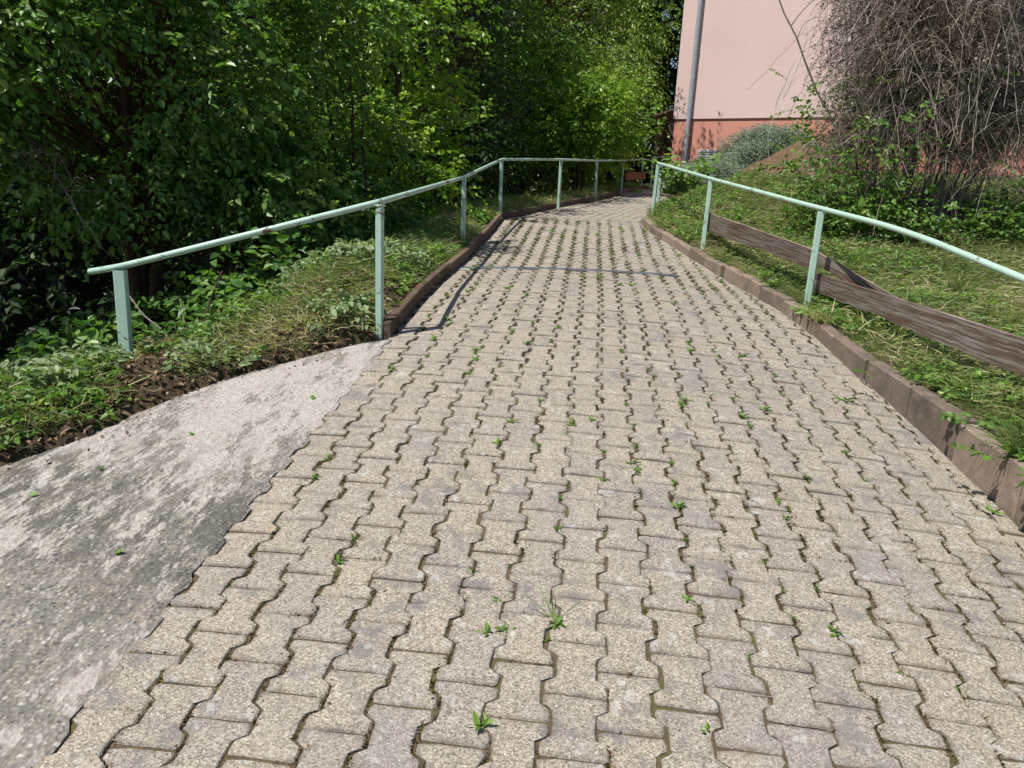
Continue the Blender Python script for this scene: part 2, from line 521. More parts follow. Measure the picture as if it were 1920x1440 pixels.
M['drybrown'] = leaf_material('dry_leaf', [(0, (.08, .05, .032)), (.4, (.20, .135, .086)), (.8, (.35, .255, .17)), (1, (.50, .40, .29))], .8, .15, .2, (1.1, 1, .8))
M['drygrey'] = leaf_material('dry_grey_leaf', [(0, (.055, .043, .035)), (.5, (.16, .125, .10)), (1, (.34, .28, .23))], .85, .1, .15, (1, 1, 1))
M['moss'] = leaf_material('joint_moss', [(0, (.06, .038, .022)), (.35, (.12, .08, .045)), (.6, (.10, .10, .03)), (1, (.09, .14, .03))], .8, .15, .15)

# ---------------------------------------------------------------- ground heights
YK = np.array([-8, 0, 5.4, 6.3, 7.2, 8, 10.4, 12.3, 14, 16, 18, 22, 60]); ZK = np.array([-.92, 0, .621, .675, .70, .745, .965, 1.06, 1.13, 1.22, 1.31, 1.42, 1.9])
S2, CROWN = -.0171, .0234
def zc(Y):
    Y = np.asarray(Y, float)
    return np.mean([np.interp(Y + o, YK, ZK) for o in np.linspace(-.35, .35, 7)], axis=0)
def path_z(X, Y):
    k = np.clip((11 - np.asarray(Y, float)) / 4, 0, 1)
    Xc = np.clip(X, -3.2, 2.2)
    return zc(Y) + (S2 * Xc - CROWN * Xc ** 2) * k
LK = np.array([[-8, -1.17], [4.4, -1.17], [10.3, -1.17], [10.9, -.95], [12.96, -.43], [15.1, .16], [18.5, .9], [21.5, 1.44], [30, 3.0]])
RK = np.array([[-8, 1.80], [2.9, 1.79], [3.43, 1.775], [3.97, 1.735], [4.65, 1.67], [5.36, 1.605], [5.91, 1.565], [6.38, 1.475], [7.08, 1.375], [7.58, 1.28], [8.08, 1.175], [8.62, 1.055], [9.2, .92], [9.73, .80], [10.26, .72], [10.8, .70], [11.5, .80], [14, 1.55], [21, 3.1], [30, 5.2]])
def xl(Y): return np.interp(Y, LK[:, 0], LK[:, 1])
def xr(Y): return np.interp(Y, RK[:, 0], RK[:, 1])
KTY = np.array([-8, 2.0, 2.9, 4, 5, 5.6, 6.5, 8, 10.4]); KTZ = np.array([.0, .41, .464, .526, .592, .655, .72, .80, 1.05])
def kerb_top(Y):                              # top of the right kerb
    Y = np.asarray(Y, float)
    return np.where(Y < 10.4, np.interp(Y, KTY, KTZ), path_z(xr(Y), Y) + .10)
SLAB = np.array([[-4.6, -3.0], [-3.6, .8], [-2.9, 2.0], [-2.41, 2.73], [-2.17, 3.11], [-2.03, 3.47], [-1.84, 3.8], [-1.52, 4.17], [-1.25, 4.40]])   # outer edge (X, Y)
def xs(Y):                                    # slab's outer edge
    return np.where(np.asarray(Y) < 4.40, np.interp(Y, SLAB[:, 1], SLAB[:, 0]), xl(Y) - .07)
def ground_z(X, Y):
    X = np.asarray(X, float); Y = np.asarray(Y, float)
    L, Rr, S = xl(Y), xr(Y), xs(Y)
    pz = path_z(X, Y)
    # left verge: a lip of soil, then the bank falls into the wood
    d = np.clip(S - X, 0, None)
    near = np.clip((Y - 4.0) / 1.0, 0, 1)
    lip = .03 + .05 * near
    mound = .12 * np.exp(-((X + 1.75) / .4) ** 2 - ((Y - 5.3) / .9) ** 2)
    left = path_z(S, Y) + lip * np.clip(d / .12, 0, 1) - .36 * np.clip(d - .55, 0, 9) ** 1.1 + mound * np.clip(d / .2, 0, 1)
    left = np.maximum(left, path_z(S, Y) - 2.6) + (.06 * (vn1(X * 2.3, Y * 2.3) - .5) + .05 * (vn2(X * 6, Y * 6) - .5)) * np.clip(d / .3, 0, 1)
    # right bank
    e = np.clip(X - Rr - .09, 0, None)
    rise = .5 * np.clip((Y - 6.2) / 3.5, 0, 1) + .03
    right = kerb_top(Y) - .012 + rise * np.clip(e / 1.3, 0, 1) ** .8 + (.11 * (vn2(X * 1.7, Y * 1.7) - .45) + .06 * (vn3(X * 4.7, Y * 4.7) - .5)) * np.clip(e / .25, 0, 1)
    right = right + np.clip(e - 1.3, 0, 8) * .02
    inside = pz - .07
    z = np.where(X < S, left, np.where(X > Rr + .05, right, inside))
    return z

# ---------------------------------------------------------------- ground sheet
gx = np.unique(np.concatenate([np.linspace(-90, -8, 20), np.linspace(-8, -3.4, 30), np.linspace(-3.4, 3.4, 100), np.linspace(3.4, 9, 36), np.linspace(9, 90, 20)]).round(3))
gy = np.unique(np.concatenate([np.linspace(-30, -1, 12), np.linspace(-1, 12, 150), np.linspace(12, 26, 60), np.linspace(26, 120, 20)]).round(3))
GX, GY = np.meshgrid(gx, gy)
GZ = ground_z(GX, GY)
nx, ny = len(gx), len(gy)
ii = np.arange(nx * ny).reshape(ny, nx)
GF = np.stack([ii[:-1, :-1], ii[:-1, 1:], ii[1:, 1:], ii[1:, :-1]], -1).reshape(-1, 4)
fx, fy = (GX[:-1, :-1] + GX[1:, 1:]).ravel() / 2, (GY[:-1, :-1] + GY[1:, 1:]).ravel() / 2
turf = ((fx > xr(fy) + .1) & (fy < 20)) | ((fx < xl(fy) - .05) & (fx > xs(fy) - 1.0) & (fy > 4.6))
gme = make_mesh('ground', np.c_[GX.ravel(), GY.ravel(), GZ.ravel()], GF, [M['soil'], M['turf']], smooth=True, mat_idx=turf.astype(int))
tag(link('ground', gme), kind='structure')

# ---------------------------------------------------------------- paved path
# bed of the joints
by = np.arange(-3, 24.01, .15)
rows = []
for y in by:
    a, c_ = float(xl(y)) + .0, float(xr(y)) + .03
    rows.append([(x, y, float(path_z(x, y)) - .0060) for x in np.linspace(a, c_, 22)])
P = np.array(rows)
ii = np.arange(len(by) * 22).reshape(len(by), 22)
path = link('paved_path', make_mesh('paved_path', P.reshape(-1, 3), np.stack([ii[:-1, :-1], ii[:-1, 1:], ii[1:, 1:], ii[1:, :-1]], -1).reshape(-1, 4), M['joint'], smooth=True))
tag(path, kind='structure')

PW, PL, AMP = .1431, .2, .0145
def paver_outline(jx, jy, gap=.0035, gx_=.0035):
    """double-T stone, waist in the middle; corners jittered"""
    hw, nw, hl = PW / 2 + AMP - gx_, PW / 2 - AMP - gx_, PL / 2 - gap
    pts = [(hw * .45, -hl), (hw - .007, -hl), (hw - .001, -hl + .007), (hw, -.080), (hw - .0005, -.060), (hw - AMP, -.0505), (nw + .0005, -.041), (nw, -.014)]
    pts = pts + [(x, -y) for x, y in reversed(pts)]
    pts = pts + [(-x, -y) for x, y in pts]
    return [(x + random.gauss(0, jx), y + random.gauss(0, jy)) for x, y in pts]
def clip_poly(poly, nx_, ny_, d0):
    out = []
    for i in range(len(poly)):
        A, B = poly[i - 1], poly[i]
        da, db = A[0] * nx_ + A[1] * ny_ - d0, B[0] * nx_ + B[1] * ny_ - d0
        if (da > 0) != (db > 0):
            t = da / (da - db)
            out.append((A[0] + (B[0] - A[0]) * t, A[1] + (B[1] - A[1]) * t))
        if db > 0:
            out.append(B)
    return out
def paver_prism(poly, thick=.03, bev=.004):
    n = len(poly)
    cx, cy = sum(p[0] for p in poly) / n, sum(p[1] for p in poly) / n
    ar = sum(poly[i - 1][0] * poly[i][1] - poly[i][0] * poly[i - 1][1] for i in range(n))
    if ar < 0: poly = poly[::-1]
    def inset(k, ky): return [(cx + (x - cx) * k, cy + (y - cy) * ky) for x, y in poly]
    top, inn = inset(.945, .96), inset(.66, .72)
    V = [(x, y, -thick) for x, y in poly] + [(x, y, -bev) for x, y in poly] + [(x, y, 0.0) for x, y in top] + [(x, y, .0008) for x, y in inn]
    F = []
    for i in range(n):
        j = (i + 1) % n
        F += [(i, j, j + n, i + n), (i + n, j + n, j + 2 * n, i + 2 * n), (i + 2 * n, j + 2 * n, j + 3 * n, i + 3 * n)]
    F.append(tuple(range(3 * n, 4 * n)))
    return V, F
def rim_attr(me, n4):
    a = me.attributes.new('rim', 'FLOAT', 'POINT')
    a.data.foreach_set('value', np.asarray(n4, np.float32))
    return me
def rim_of(V):
    n = len(V) // 4
    return np.r_[np.ones(3 * n), np.zeros(n)]
variants = []
for i in range(22):
    poly = paver_outline(.0015, .0012, .0018 + .0014 * random.random(), .0022 + .0028 * random.random())
    if i >= 13:                               # a knocked-off corner
        sx, sy = random.choice((-1, 1)), random.choice((-1, 1))
        a_ = random.uniform(.5, 1.1)
        d_ = (PW / 2 + AMP) * math.cos(a_) + PL / 2 * math.sin(a_) - random.uniform(.008, .02)
        poly = clip_poly(poly, -sx * math.cos(a_), -sy * math.sin(a_), -d_)
    V, F = paver_prism(poly)
    variants.append((V, F, rim_attr(make_mesh('paver', V, F, M['paver']), rim_of(V))))

# arc length along the path
yy = np.arange(-3, 12, .01)
sarc = np.concatenate([[0], np.cumsum(np.hypot(np.diff(yy), np.diff(zc(yy))))])
S_ORI = float(np.interp(1.483, yy, sarc))
def y_of(k): return float(np.interp(S_ORI + PL * k, sarc, yy))
STRIP_A, STRIP_B = np.array([-1.17, 6.80]), np.array([.85, 7.22])
def strip_y(X): return np.interp(X, [STRIP_A[0], STRIP_B[0]], [STRIP_A[1], STRIP_B[1]])
plist = []                                    # (centre, rotz, polygon or None)
for i in range(-8, 13):
    X = .045 + i * PW
    for k in range(-17, 50):
        kk = k + .5 + (.5 if i % 2 else 0)
        Y = y_of(kk)
        if Y > 10.75 + .12 * (X + 1.17): continue
        Xd = X + .012 * (vn1(Y * 1.3 + 9, 3.3) - .5) + .004 * random.uniform(-1, 1)
        R_ = float(xr(Y))
        if Xd - .09 > R_: continue
        clips = []
        if Xd + .1 > R_:
            sl_ = float(xr(Y + .1) - xr(Y - .1)) / .2
            nn = math.hypot(1, sl_)
            clips.append((-1 / nn, sl_ / nn, -(R_ - .004 - Xd) / nn))
        dY = Y - float(strip_y(X))
        if X < .86 and abs(dY) < .13:
            if dY > 0: clips.append((0, 1, .024 - dY))
            else: clips.append((0, -1, .024 + dY))
        if Y > 10.5 + .12 * (X + 1.17):
            clips.append((.1, -1, -(10.62 + .12 * (X + 1.17) - Y)))
        plist.append((Xd, Y, random.gauss(0, .006), clips))
# beyond the bend the courses turn to follow the kerb
th = -math.atan2(.5, 2.1)
ct, st = math.cos(th), math.sin(th)
for i in range(-2, 24):
    for k in range(-14, 60):
        lx, ly = i * PW, (k + (.5 if i % 2 else 0)) * PL * .995
        X, Y = -1.08 + lx * ct - ly * st, 10.62 + lx * st + ly * ct
        if Y < 10.66 + .12 * (X + 1.17) or Y > 21 or X < xl(Y) + .02 or X > xr(Y) - .03: continue
        plist.append((X, Y, th + random.gauss(0, .005), []))
cand = []
for X, Y, rz, clips in plist:
    Z = float(path_z(X, Y)) + max(-.004, min(.004, random.gauss(0, .0020)))
    px_, py_, D = pix((X, Y, Z))
    vis = 20 < px_[0] < 1900 and 420 < py_[0] < 1450 and D[0] > .5
    cand.append([X, Y, Z, rz, clips, D[0] if vis else 1e3 + D[0]])
cand.sort(key=lambda c: c[5])
fv, ff, ft, fr_, fn_ = [], [], [], [], 0
for n, (X, Y, Z, rz, clips, D) in enumerate(cand):
    e_ = .05
    zx = (float(path_z(X + e_, Y)) - float(path_z(X - e_, Y))) / (2 * e_) + max(-.014, min(.014, random.gauss(0, .008)))
    zy = (float(path_z(X, Y + e_)) - float(path_z(X, Y - e_))) / (2 * e_) + max(-.014, min(.014, random.gauss(0, .008)))
    mat = Matrix(((1, 0, 0, X), (0, 1, 0, Y), (zx, zy, 1, Z), (0, 0, 0, 1)))
    nrmv = Vector((-zx, -zy, 1)).normalized()
    ay = Vector((-math.sin(rz), math.cos(rz), 0)); ay = (ay - nrmv * ay.dot(nrmv)).normalized()
    ax = ay.cross(nrmv)
    mat = Matrix(((ax.x, ay.x, nrmv.x, X), (ax.y, ay.y, nrmv.y, Y), (ax.z, ay.z, nrmv.z, Z), (0, 0, 0, 1)))
    if clips:
        poly = paver_outline(.0013, .0011)
        for c_ in clips:
            poly = clip_poly(poly, *c_)
            if len(poly) < 3: break
        if len(poly) < 3: continue
        V, F = paver_prism(poly)
        me = rim_attr(make_mesh('paver', V, F, M['paver']), rim_of(V)) if n < 300 else None
    elif n >= 300 and D > 7:
        V, F = paver_prism(paver_outline(.0012, .001)[::2], .02)
    else:
        V, F, me = variants[random.randrange(len(variants)) if random.random() < .75 else random.randrange(13)]
    if n < 300:
        o = link('paver', me)
        o.parent = path
        o.matrix_local = mat
    else:
        A = np.array(mat)
        Vw = np.array(V) @ A[:3, :3].T + A[:3, 3]
        fv.append(Vw); ff += [tuple(i + fn_ for i in f) for f in F]
        ft.append(np.full(len(V), random.random())); fr_.append(rim_of(V)); fn_ += len(V)
fo = link('paver_field', rim_attr(make_mesh('paver_field', np.concatenate(fv), ff, M['paver_field'], np.concatenate(ft)), np.concatenate(fr_)), path)
tag(fo, kind='stuff')

# ---------------------------------------------------------------- steel strip across the path
mb = MB()
n = 24
t = np.linspace(0, 1, n)
xy = STRIP_A + (STRIP_B - STRIP_A) * t[:, None]
dirn = (STRIP_B - STRIP_A) / np.linalg.norm(STRIP_B - STRIP_A)
nor = np.array([-dirn[1], dirn[0]])
prof = [(-.026, -.03), (-.026, .006), (-.019, .008), (-.017, -.006), (.013, -.006), (.016, .012), (.024, .010), (.024, -.03)]
V = np.array([[(*(p + nor * a), float(path_z(p[0], p[1])) + h) for a, h in prof] for p in xy])
idx = np.arange(n * len(prof)).reshape(n, -1)
mb.add(V.reshape(-1, 3), np.stack([idx[:-1, :-1], idx[1:, :-1], idx[1:, 1:], idx[:-1, 1:]], -1).reshape(-1, 4))
tag(mb.build('drain_channel', M['galv']), 'narrow grey galvanised steel channel set across the paved path', 'drain channel')

# ---------------------------------------------------------------- concrete slab on the left
ys_ = np.concatenate([np.arange(-2.9, 4.40, .035), [4.40]])
ns = 40
V = []
zig = []
for y in ys_:
    s = ((y - y_of(0)) / (PL * .994)) % 1.0       # follow the toothed edge of the stones
    z_ = AMP * (1 if abs(s - .5) < .25 else -1)
    zig.append(-1.169 + z_ * .8 + .012 * (vn3(y * 9, 2.2) - .5))
zig = np.array(zig)
for y, zx in zip(ys_, zig):
    a = float(xs(y)) - .06 * float(vn2(y * 4, 7.7))
    X = a + (zx - a) * np.linspace(0, 1, ns) ** .8
    Zz = path_z(X, y) + .004 + .012 * (vn1(X * 3, y * 3 + 40) - .5) - .02 * np.clip(1 - (X - a) / .12, 0, 1)
    Zz[-1] -= .004
    V.append(np.c_[X, np.full(ns, y), Zz])
V = np.array(V)
idx = np.arange(len(ys_) * ns).reshape(len(ys_), ns)
F = np.stack([idx[:-1, :-1], idx[:-1, 1:], idx[1:, 1:], idx[1:, :-1]], -1).reshape(-1, 4)
side = V[:, -1].copy(); side[:, 2] -= .04
n0 = V.size // 3
sidx = n0 + np.arange(len(ys_))
F2 = np.stack([idx[:-1, -1], sidx[:-1], sidx[1:], idx[1:, -1]], -1)
tag(link('concrete_slab', make_mesh('concrete_slab', np.concatenate([V.reshape(-1, 3), side]), np.concatenate([F, F2]), M['slab'], smooth=False)), kind='structure')

# ---------------------------------------------------------------- kerbs
def kerb_run(name, pts, stone_len, thick, top_fn, bot_fn, side, mat, jit):
    """stones laid end to end along a polyline of (X, Y)"""
    root = empty(name, (*pts[0], float(bot_fn(*pts[0]))))
    tag(root, kind='structure')
    pts = np.array(pts, float)
    seg = np.hypot(*np.diff(pts, axis=0).T)
    cs = np.concatenate([[0], np.cumsum(seg)])
    s = 0.0
    while s < cs[-1] - .05:
        L = min(stone_len, cs[-1] - s)
        a = np.array([np.interp(s, cs, pts[:, j]) for j in (0, 1)])
        c_ = np.array([np.interp(s + L, cs, pts[:, j]) for j in (0, 1)])
        d = (c_ - a) / np.linalg.norm(c_ - a)
        nn = np.array([d[1], -d[0]]) * side       # outward (away from the path)
        j0, j1 = random.gauss(0, jit), random.gauss(0, jit)
        a2, c2 = a + d * .006 + nn * j0, c_ - d * .006 + nn * j1
        za, zb = float(top_fn(*a)) + random.gauss(0, jit), float(top_fn(*c_)) + random.gauss(0, jit)
        ba, bb = float(bot_fn(*a)) - .05, float(bot_fn(*c_)) - .05
        b = .007
        V = []
        for p, zt, zb_, e in ((a2, za, ba, 1), (a2, za, ba, 0), (c2, zb, bb, 0), (c2, zb, bb, -1)):
            inset = b if e else 0
            q_ = p - d * 0 + d * (0 if e == 0 else 0)
            off = d * (-b * .5 if e == 1 else (b * .5 if e == -1 else 0)) * 0
            pp = p + (d * b if e == 0 and p is a2 else (-d * b if e == 0 else 0))
            for u_, z_ in ((0 + inset * .6, zb_), (0 + inset * .6, zt - b - inset * .3), (b + inset * .3, zt - inset * .5), (thick - b, zt - inset * .5), (thick, zt - b), (thick, zb_)):
                V.append((*(pp + nn * u_), z_))
        V = np.array(V)
        idx = np.arange(24).reshape(4, 6)
        F = [tuple(idx[0][::-1]), tuple(idx[3])]
        for r0 in range(3):
            for k in range(6):
                F.append((idx[r0, k], idx[r0, (k + 1) % 6], idx[r0 + 1, (k + 1) % 6], idx[r0 + 1, k]))
        if side < 0: F = [f[::-1] for f in F]
        link('kerb_stone', make_mesh('kerb_stone', V, [tuple(int(i) for i in f) for f in F], mat), root)
        s += L
    return root
ry = np.concatenate([np.arange(1.0, 10.7, .1), [10.76]])
kerb_run('kerb_right', [(float(xr(y)), y) for y in ry], .5, .085, lambda x, y: kerb_top(y), lambda x, y: path_z(x, y), 1, M['kerb_r'], .007)
ly_ = np.concatenate([np.arange(4.45, 10.3, .1), [10.3]])
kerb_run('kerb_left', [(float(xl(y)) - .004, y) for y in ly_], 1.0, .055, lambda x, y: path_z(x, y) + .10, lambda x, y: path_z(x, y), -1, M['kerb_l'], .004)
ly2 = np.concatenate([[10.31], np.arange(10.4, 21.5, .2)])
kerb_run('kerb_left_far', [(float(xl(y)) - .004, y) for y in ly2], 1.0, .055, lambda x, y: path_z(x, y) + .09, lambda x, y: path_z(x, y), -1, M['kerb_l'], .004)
# the doubled end of the left kerb
mb = MB()
mb.box((-1.255, 4.62, float(path_z(-1.2, 4.62)) + .025), (.035, .34, .15), 0, .5, .006)
o = mb.build('kerb_stone', M['kerb_r'], bpy.data.objects['kerb_left'])

# ---------------------------------------------------------------- handrails
def post(root, base, top, w=.05, d=.05, rz=0.0, under=.25):
    base = np.array(base, float); top = np.array(top, float)
    mb = MB()
    hw, hd = w / 2, d / 2
    P = []
    c_, s_ = math.cos(rz), math.sin(rz)
    e = .006
    loop = [(-hw + e, -hd), (hw - e, -hd), (hw, -hd + e), (hw, hd - e), (hw - e, hd), (-hw + e, hd), (-hw, hd - e), (-hw, -hd + e)]
    b0 = base - np.array([0, 0, under])
    for q_ in (b0, top):
        for x, y in loop:
            P.append((q_[0] + x * c_ - y * s_, q_[1] + x * s_ + y * c_, q_[2]))
    F = [(i, (i + 1) % 8, (i + 1) % 8 + 8, i + 8) for i in range(8)]
    mb.add(P, F)
    return mb.build('post', M['mint'], root)
def rail(root, pts, rad=.0185, sides=14, soft={}):
    mb = MB()
    pts = np.array(pts, float)
    # round the corners a little
    out = [pts[0]]
    for i in range(1, len(pts) - 1):
        a, p, c_ = pts[i - 1], pts[i], pts[i + 1]
        u_, v_ = nrm(a - p), nrm(c_ - p)
        e = soft.get(i, .07)
        for t in np.linspace(0, 1, 3 if e < .1 else 9):      # bent tube, not a mitre
            out.append((p + u_ * e) * (1 - t) ** 2 + p * 2 * t * (1 - t) + (p + v_ * e) * t ** 2)
    out.append(pts[-1])
    solid_tube(mb, out, rad, sides)
    return mb.build('rail', M['mint'], root, smooth=True)
LP = [((-2.671, 4.064, .22), (-2.662, 4.07, .875)), ((-1.249, 4.467, .50), (-1.248, 4.467, 1.297)), ((-1.318, 7.938, .72), (-1.327, 7.936, 1.462)), ((-1.225, 10.397, 1.0), (-1.237, 10.394, 1.715)),
      ((-.525, 12.357, 1.08), (-.527, 12.357, 1.802)), ((.06, 14.718, 1.18), (.05, 14.718, 1.876)), ((.63, 17.32, 1.30), (.63, 17.32, 1.982)), ((1.27, 20.72, 1.41), (1.262, 20.721, 2.128))]
hl = empty('handrail', (-1.249, 4.467, .5))
tag(hl, 'long mint green tube handrail on slim posts along the wooded side of the path', 'handrail')
lposts = []
for i, (b_, t_) in enumerate(LP):
    lposts.append(post(hl, b_, t_, .070 if i == 0 else .043, .043, .1 if i == 0 else (-.1 if i < 4 else -.24), .3))
rl = rail(hl, [(-2.905, 4.155, .842)] + [(t_[0], t_[1], t_[2] + .018) for _, t_ in LP] + [(1.5, 21.9, 2.19)])
mb = MB()
for i, (_, t_) in enumerate(LP[1:4]):          # weld beads under the tube
    mb.box((t_[0], t_[1], t_[2] - .004), (.050, .050, .012), -.1, .5, .004)
    mb.build('weld', M['mint'], lposts[i + 1]); mb = MB()
# red-brown board between the last two posts
def board(root, name, corners, thick, mat, rough=.012, seed=0, nseg=26, hang=None):
    """corners: left-top, left-bottom, right-top, right-bottom"""
    lt, lb, rt, rb = [np.array(c_, float) for c_ in corners]
    rs = np.random.default_rng(seed)
    nr = nrm(np.cross(rt - lt, lb - lt))
    t = np.linspace(0, 1, nseg)[:, None]
    top = lt + (rt - lt) * t
    bot = lb + (rb - lb) * t
    dn = nrm(lb - lt)
    jag = np.convolve(rs.normal(0, 1, nseg + 4), np.ones(4) / 4, 'same')[2:-2, None]
    jag2 = np.convolve(rs.normal(0, 1, nseg + 4), np.ones(4) / 4, 'same')[2:-2, None]
    bot = bot - dn * np.abs(jag) * rough * 1.2
    top = top + dn * np.abs(jag2) * rough * .25
    bow = nr * np.sin(t * np.pi) * .004
    V = np.stack([top + bow, bot + bow, bot + bow + nr * thick, top + bow + nr * thick], 1)
    idx = np.arange(nseg * 4).reshape(nseg, 4)
    F = [tuple(idx[0]), tuple(idx[-1][::-1])]
    for i in range(nseg - 1):
        for k in range(4):
            F.append((idx[i, k], idx[i + 1, k], idx[i + 1, (k + 1) % 4], idx[i, (k + 1) % 4]))
    me = make_mesh(name, V.reshape(-1, 3), [tuple(int(v) for v in f) for f in F], mat)
    a = me.attributes.new('bco', 'FLOAT_VECTOR', 'POINT')
    ln, ht = np.linalg.norm(rt - lt), np.linalg.norm(lb - lt)
    bc = np.zeros((nseg, 4, 3)); bc[..., 0] = t * ln; bc[:, 1:3, 1] = ht; bc[:, 2:, 2] = thick; bc[..., 0] += seed * 3.7
    a.data.foreach_set('vector', bc.astype(np.float32).ravel())
    return link(name, me, root)
def pxb(l, Dl, r_, Dr):
    return [at(l[0], l[1], Dl), at(l[0], l[2], Dl), at(r_[0], r_[1], Dr), at(r_[0], r_[2], Dr)]
board(hl, 'board', pxb((1174, 324, 338), 16.75, (1211, 322, 336), 19.9), .03, M['redboard'], .006, 3, 10)

hr = empty('handrail', (1.68, 5.86, .75))
tag(hr, 'mint green tube handrail with weathered brown boards along the grassy bank', 'handrail')
RP = [((2.25, 3.15, .40), (2.25, 3.15, .995)), ((1.68, 5.86, .72), (1.683, 5.859, 1.358)), ((1.233, 8.41, .86), (1.24, 8.409, 1.565)), ((.835, 10.724, 1.06), (.858, 10.722, 1.766))]
post(hr, *RP[0], .05, .05, -.15)
post(hr, *RP[1], .048, .044, -.15)
post(hr, *RP[2], .048, .044, -.2)
post(hr, *RP[3], .044, .044, -.2)
bp = (1.06, 12.6, 1.14); bt = (1.06, 12.6, 1.805)
post(hr, bp, bt, .05, .05, -.2)
rail(hr, [(2.40, 2.2, .87), (2.25, 3.15, 1.01), (2.12, 3.9, 1.125), (1.93, 4.915, 1.288), (1.683, 5.859, 1.376), (1.24, 8.409, 1.584), (.858, 10.722, 1.785), (1.06, 12.6, 1.825), (1.36, 14.2, 1.89)], soft={1: .3, 2: .35, 3: .45, 4: .4, 5: .3})
board(hr, 'board', pxb((1322, 397, 432), 8.2, (1520, 467, 505), 5.76), .028, M['board'], .012, 5)
board(hr, 'board', [at(1526, 511, 5.76), at(1526, 546, 5.76), (2.295, 3.22, .82), (2.30, 3.15, .62)], .028, M['board'], .014, 9, 40)
bd3 = board(hr, 'board', [at(1530, 471, 5.80), at(1530, 494, 5.80), at(1800, 628, 4.72), at(1800, 672, 4.72)], .026, M['board'], .008, 11, 30)
mb = MB(); c_ = at(1557, 487, 5.68)
mb.box(c_, (.016, .02, .016), -.1, .5, .004)
mb.build('bolt', M['zinc'], bd3)

hf = empty('handrail', (1.65, 22.7, 1.45))
tag(hf, 'short far piece of green handrail in front of the house corner', 'handrail')
post(hf, (1.66, 22.75, 1.43), (1.66, 22.75, 2.25), .05, .05, .3)
post(hf, (2.6, 23.7, 1.45), (2.6, 23.7, 2.35), .05, .05, .3)
rail(hf, [(1.62, 22.7, 2.268), (2.25, 23.34, 2.345), (3.0, 24.1, 2.41)])

# ---------------------------------------------------------------- pink house
C0 = np.array([2.10, 22.553]); WD = nrm(np.array([6.764, -4.48])); WN = np.array([WD[1], -WD[0]])     # along the wall; WN points to the viewer's side
if WN @ np.array([0, -1]) < 0: WN = -WN
LEN, DEP = 9.2, 8.0
house = empty('house', (*C0, 1.45))
tag(house, 'pink rendered house with salmon plinth and grey downpipe behind the bank', 'house')
def wall_pt(s, d, z): return (*(C0 + WD * s + WN * d), z)       # s along the wall, d proud of it
ang = math.atan2(WD[1], WD[0])
def wbox(name, mat, s0, s1, d0, d1, z0, z1, parent=house, bev=0.0):
    mb = MB()
    p = C0 + WD * (s0 + s1) / 2 + WN * (d0 + d1) / 2
    mb.box((p[0], p[1], (z0 + z1) / 2), (s1 - s0, abs(d1 - d0), z1 - z0), ang, .5, bev)
    return mb.build(name, mat, parent)
PLZ = 3.322
wbox('plinth', M['salmon'], .035, LEN - .035, -DEP + .035, -.035, .9, PLZ)
# upper wall with a real window opening, built from blocks
WS0, WS1, WZ0, WZ1 = 7.55, 8.65, 4.9, 6.3
wbox('wall', M['pink'], 0, WS0, -DEP, 0, PLZ, 7.6)
wbox('wall', M['pink'], WS1, LEN, -DEP, 0, PLZ, 7.6)
wbox('wall', M['pink'], WS0, WS1, -DEP, 0, PLZ, WZ0)
wbox('wall', M['pink'], WS0, WS1, -DEP, 0, WZ1, 7.6)
win = wbox('window', M['white'], WS0, WS1, -.16, -.115, WZ0, WZ0 + .07)
for (a0, a1, z0, z1) in ((WS0, WS1, WZ1 - .07, WZ1), (WS0, WS0 + .07, WZ0 + .07, WZ1 - .07), (WS1 - .07, WS1, WZ0 + .07, WZ1 - .07), (WS0 + .51, WS0 + .59, WZ0 + .07, WZ1 - .07)):
    o = wbox('frame', M['white'], a0, a1, -.16, -.115, z0, z1, parent=win)
for (a0, a1) in ((WS0 + .07, WS0 + .51), (WS0 + .59, WS1 - .07)):
    o = wbox('pane', M['glass'], a0, a1, -.145, -.135, WZ0 + .07, WZ1 - .07, parent=win)
o = wbox('sill', M['zinc'], WS0 - .04, WS1 + .04, -.11, .04, WZ0 - .03, WZ0 - .003, parent=win)
# roof with overhanging eaves
mb = MB()
c00, c10 = C0 - WD * .45 + WN * .5, C0 + WD * (LEN + .45) + WN * .5
c01, c11 = c00 - WN * (DEP + 1.0), c10 - WN * (DEP + 1.0)
ridge0, ridge1 = (c00 + c01) / 2, (c10 + c11) / 2
z0, z1 = 7.55, 10.4
Vr = [(*c00, z0), (*c10, z0), (*c11, z0), (*c01, z0), (*ridge0, z1), (*ridge1, z1)]
Vr += [(x, y, z - .16) for x, y, z in Vr]
me = make_mesh('roof', Vr, [(0, 1, 5, 4), (2, 3, 4, 5), (3, 0, 4), (1, 2, 5), (7, 6, 10, 11), (9, 8, 11, 10), (6, 9, 10), (8, 7, 11), (0, 6, 7, 1), (1, 7, 8, 2), (2, 8, 9, 3), (3, 9, 6, 0)], M['tile'])
link('roof', me, house)
# downpipe with a stone foot
pa = C0 + WD * .52 + WN * .085
mb = MB()
solid_tube(mb, [(*pa, z) for z in (2.05, 3.0, 5.0, 7.45)], .062, 14)
dp = mb.build('downpipe', M['zinc'], house, True)
for z in (2.9, 5.1, 7.0):
    mb = MB(); mb.box((*(pa - WN * .04), z), (.15, .10, .035), ang, .5, .006)
    mb.build('bracket', M['zinc'], dp)
mb = MB(); mb.box((*pa, 1.78), (.2, .2, .56), ang, .5, .02); mb.build('pipe_shoe', M['stone'], house)
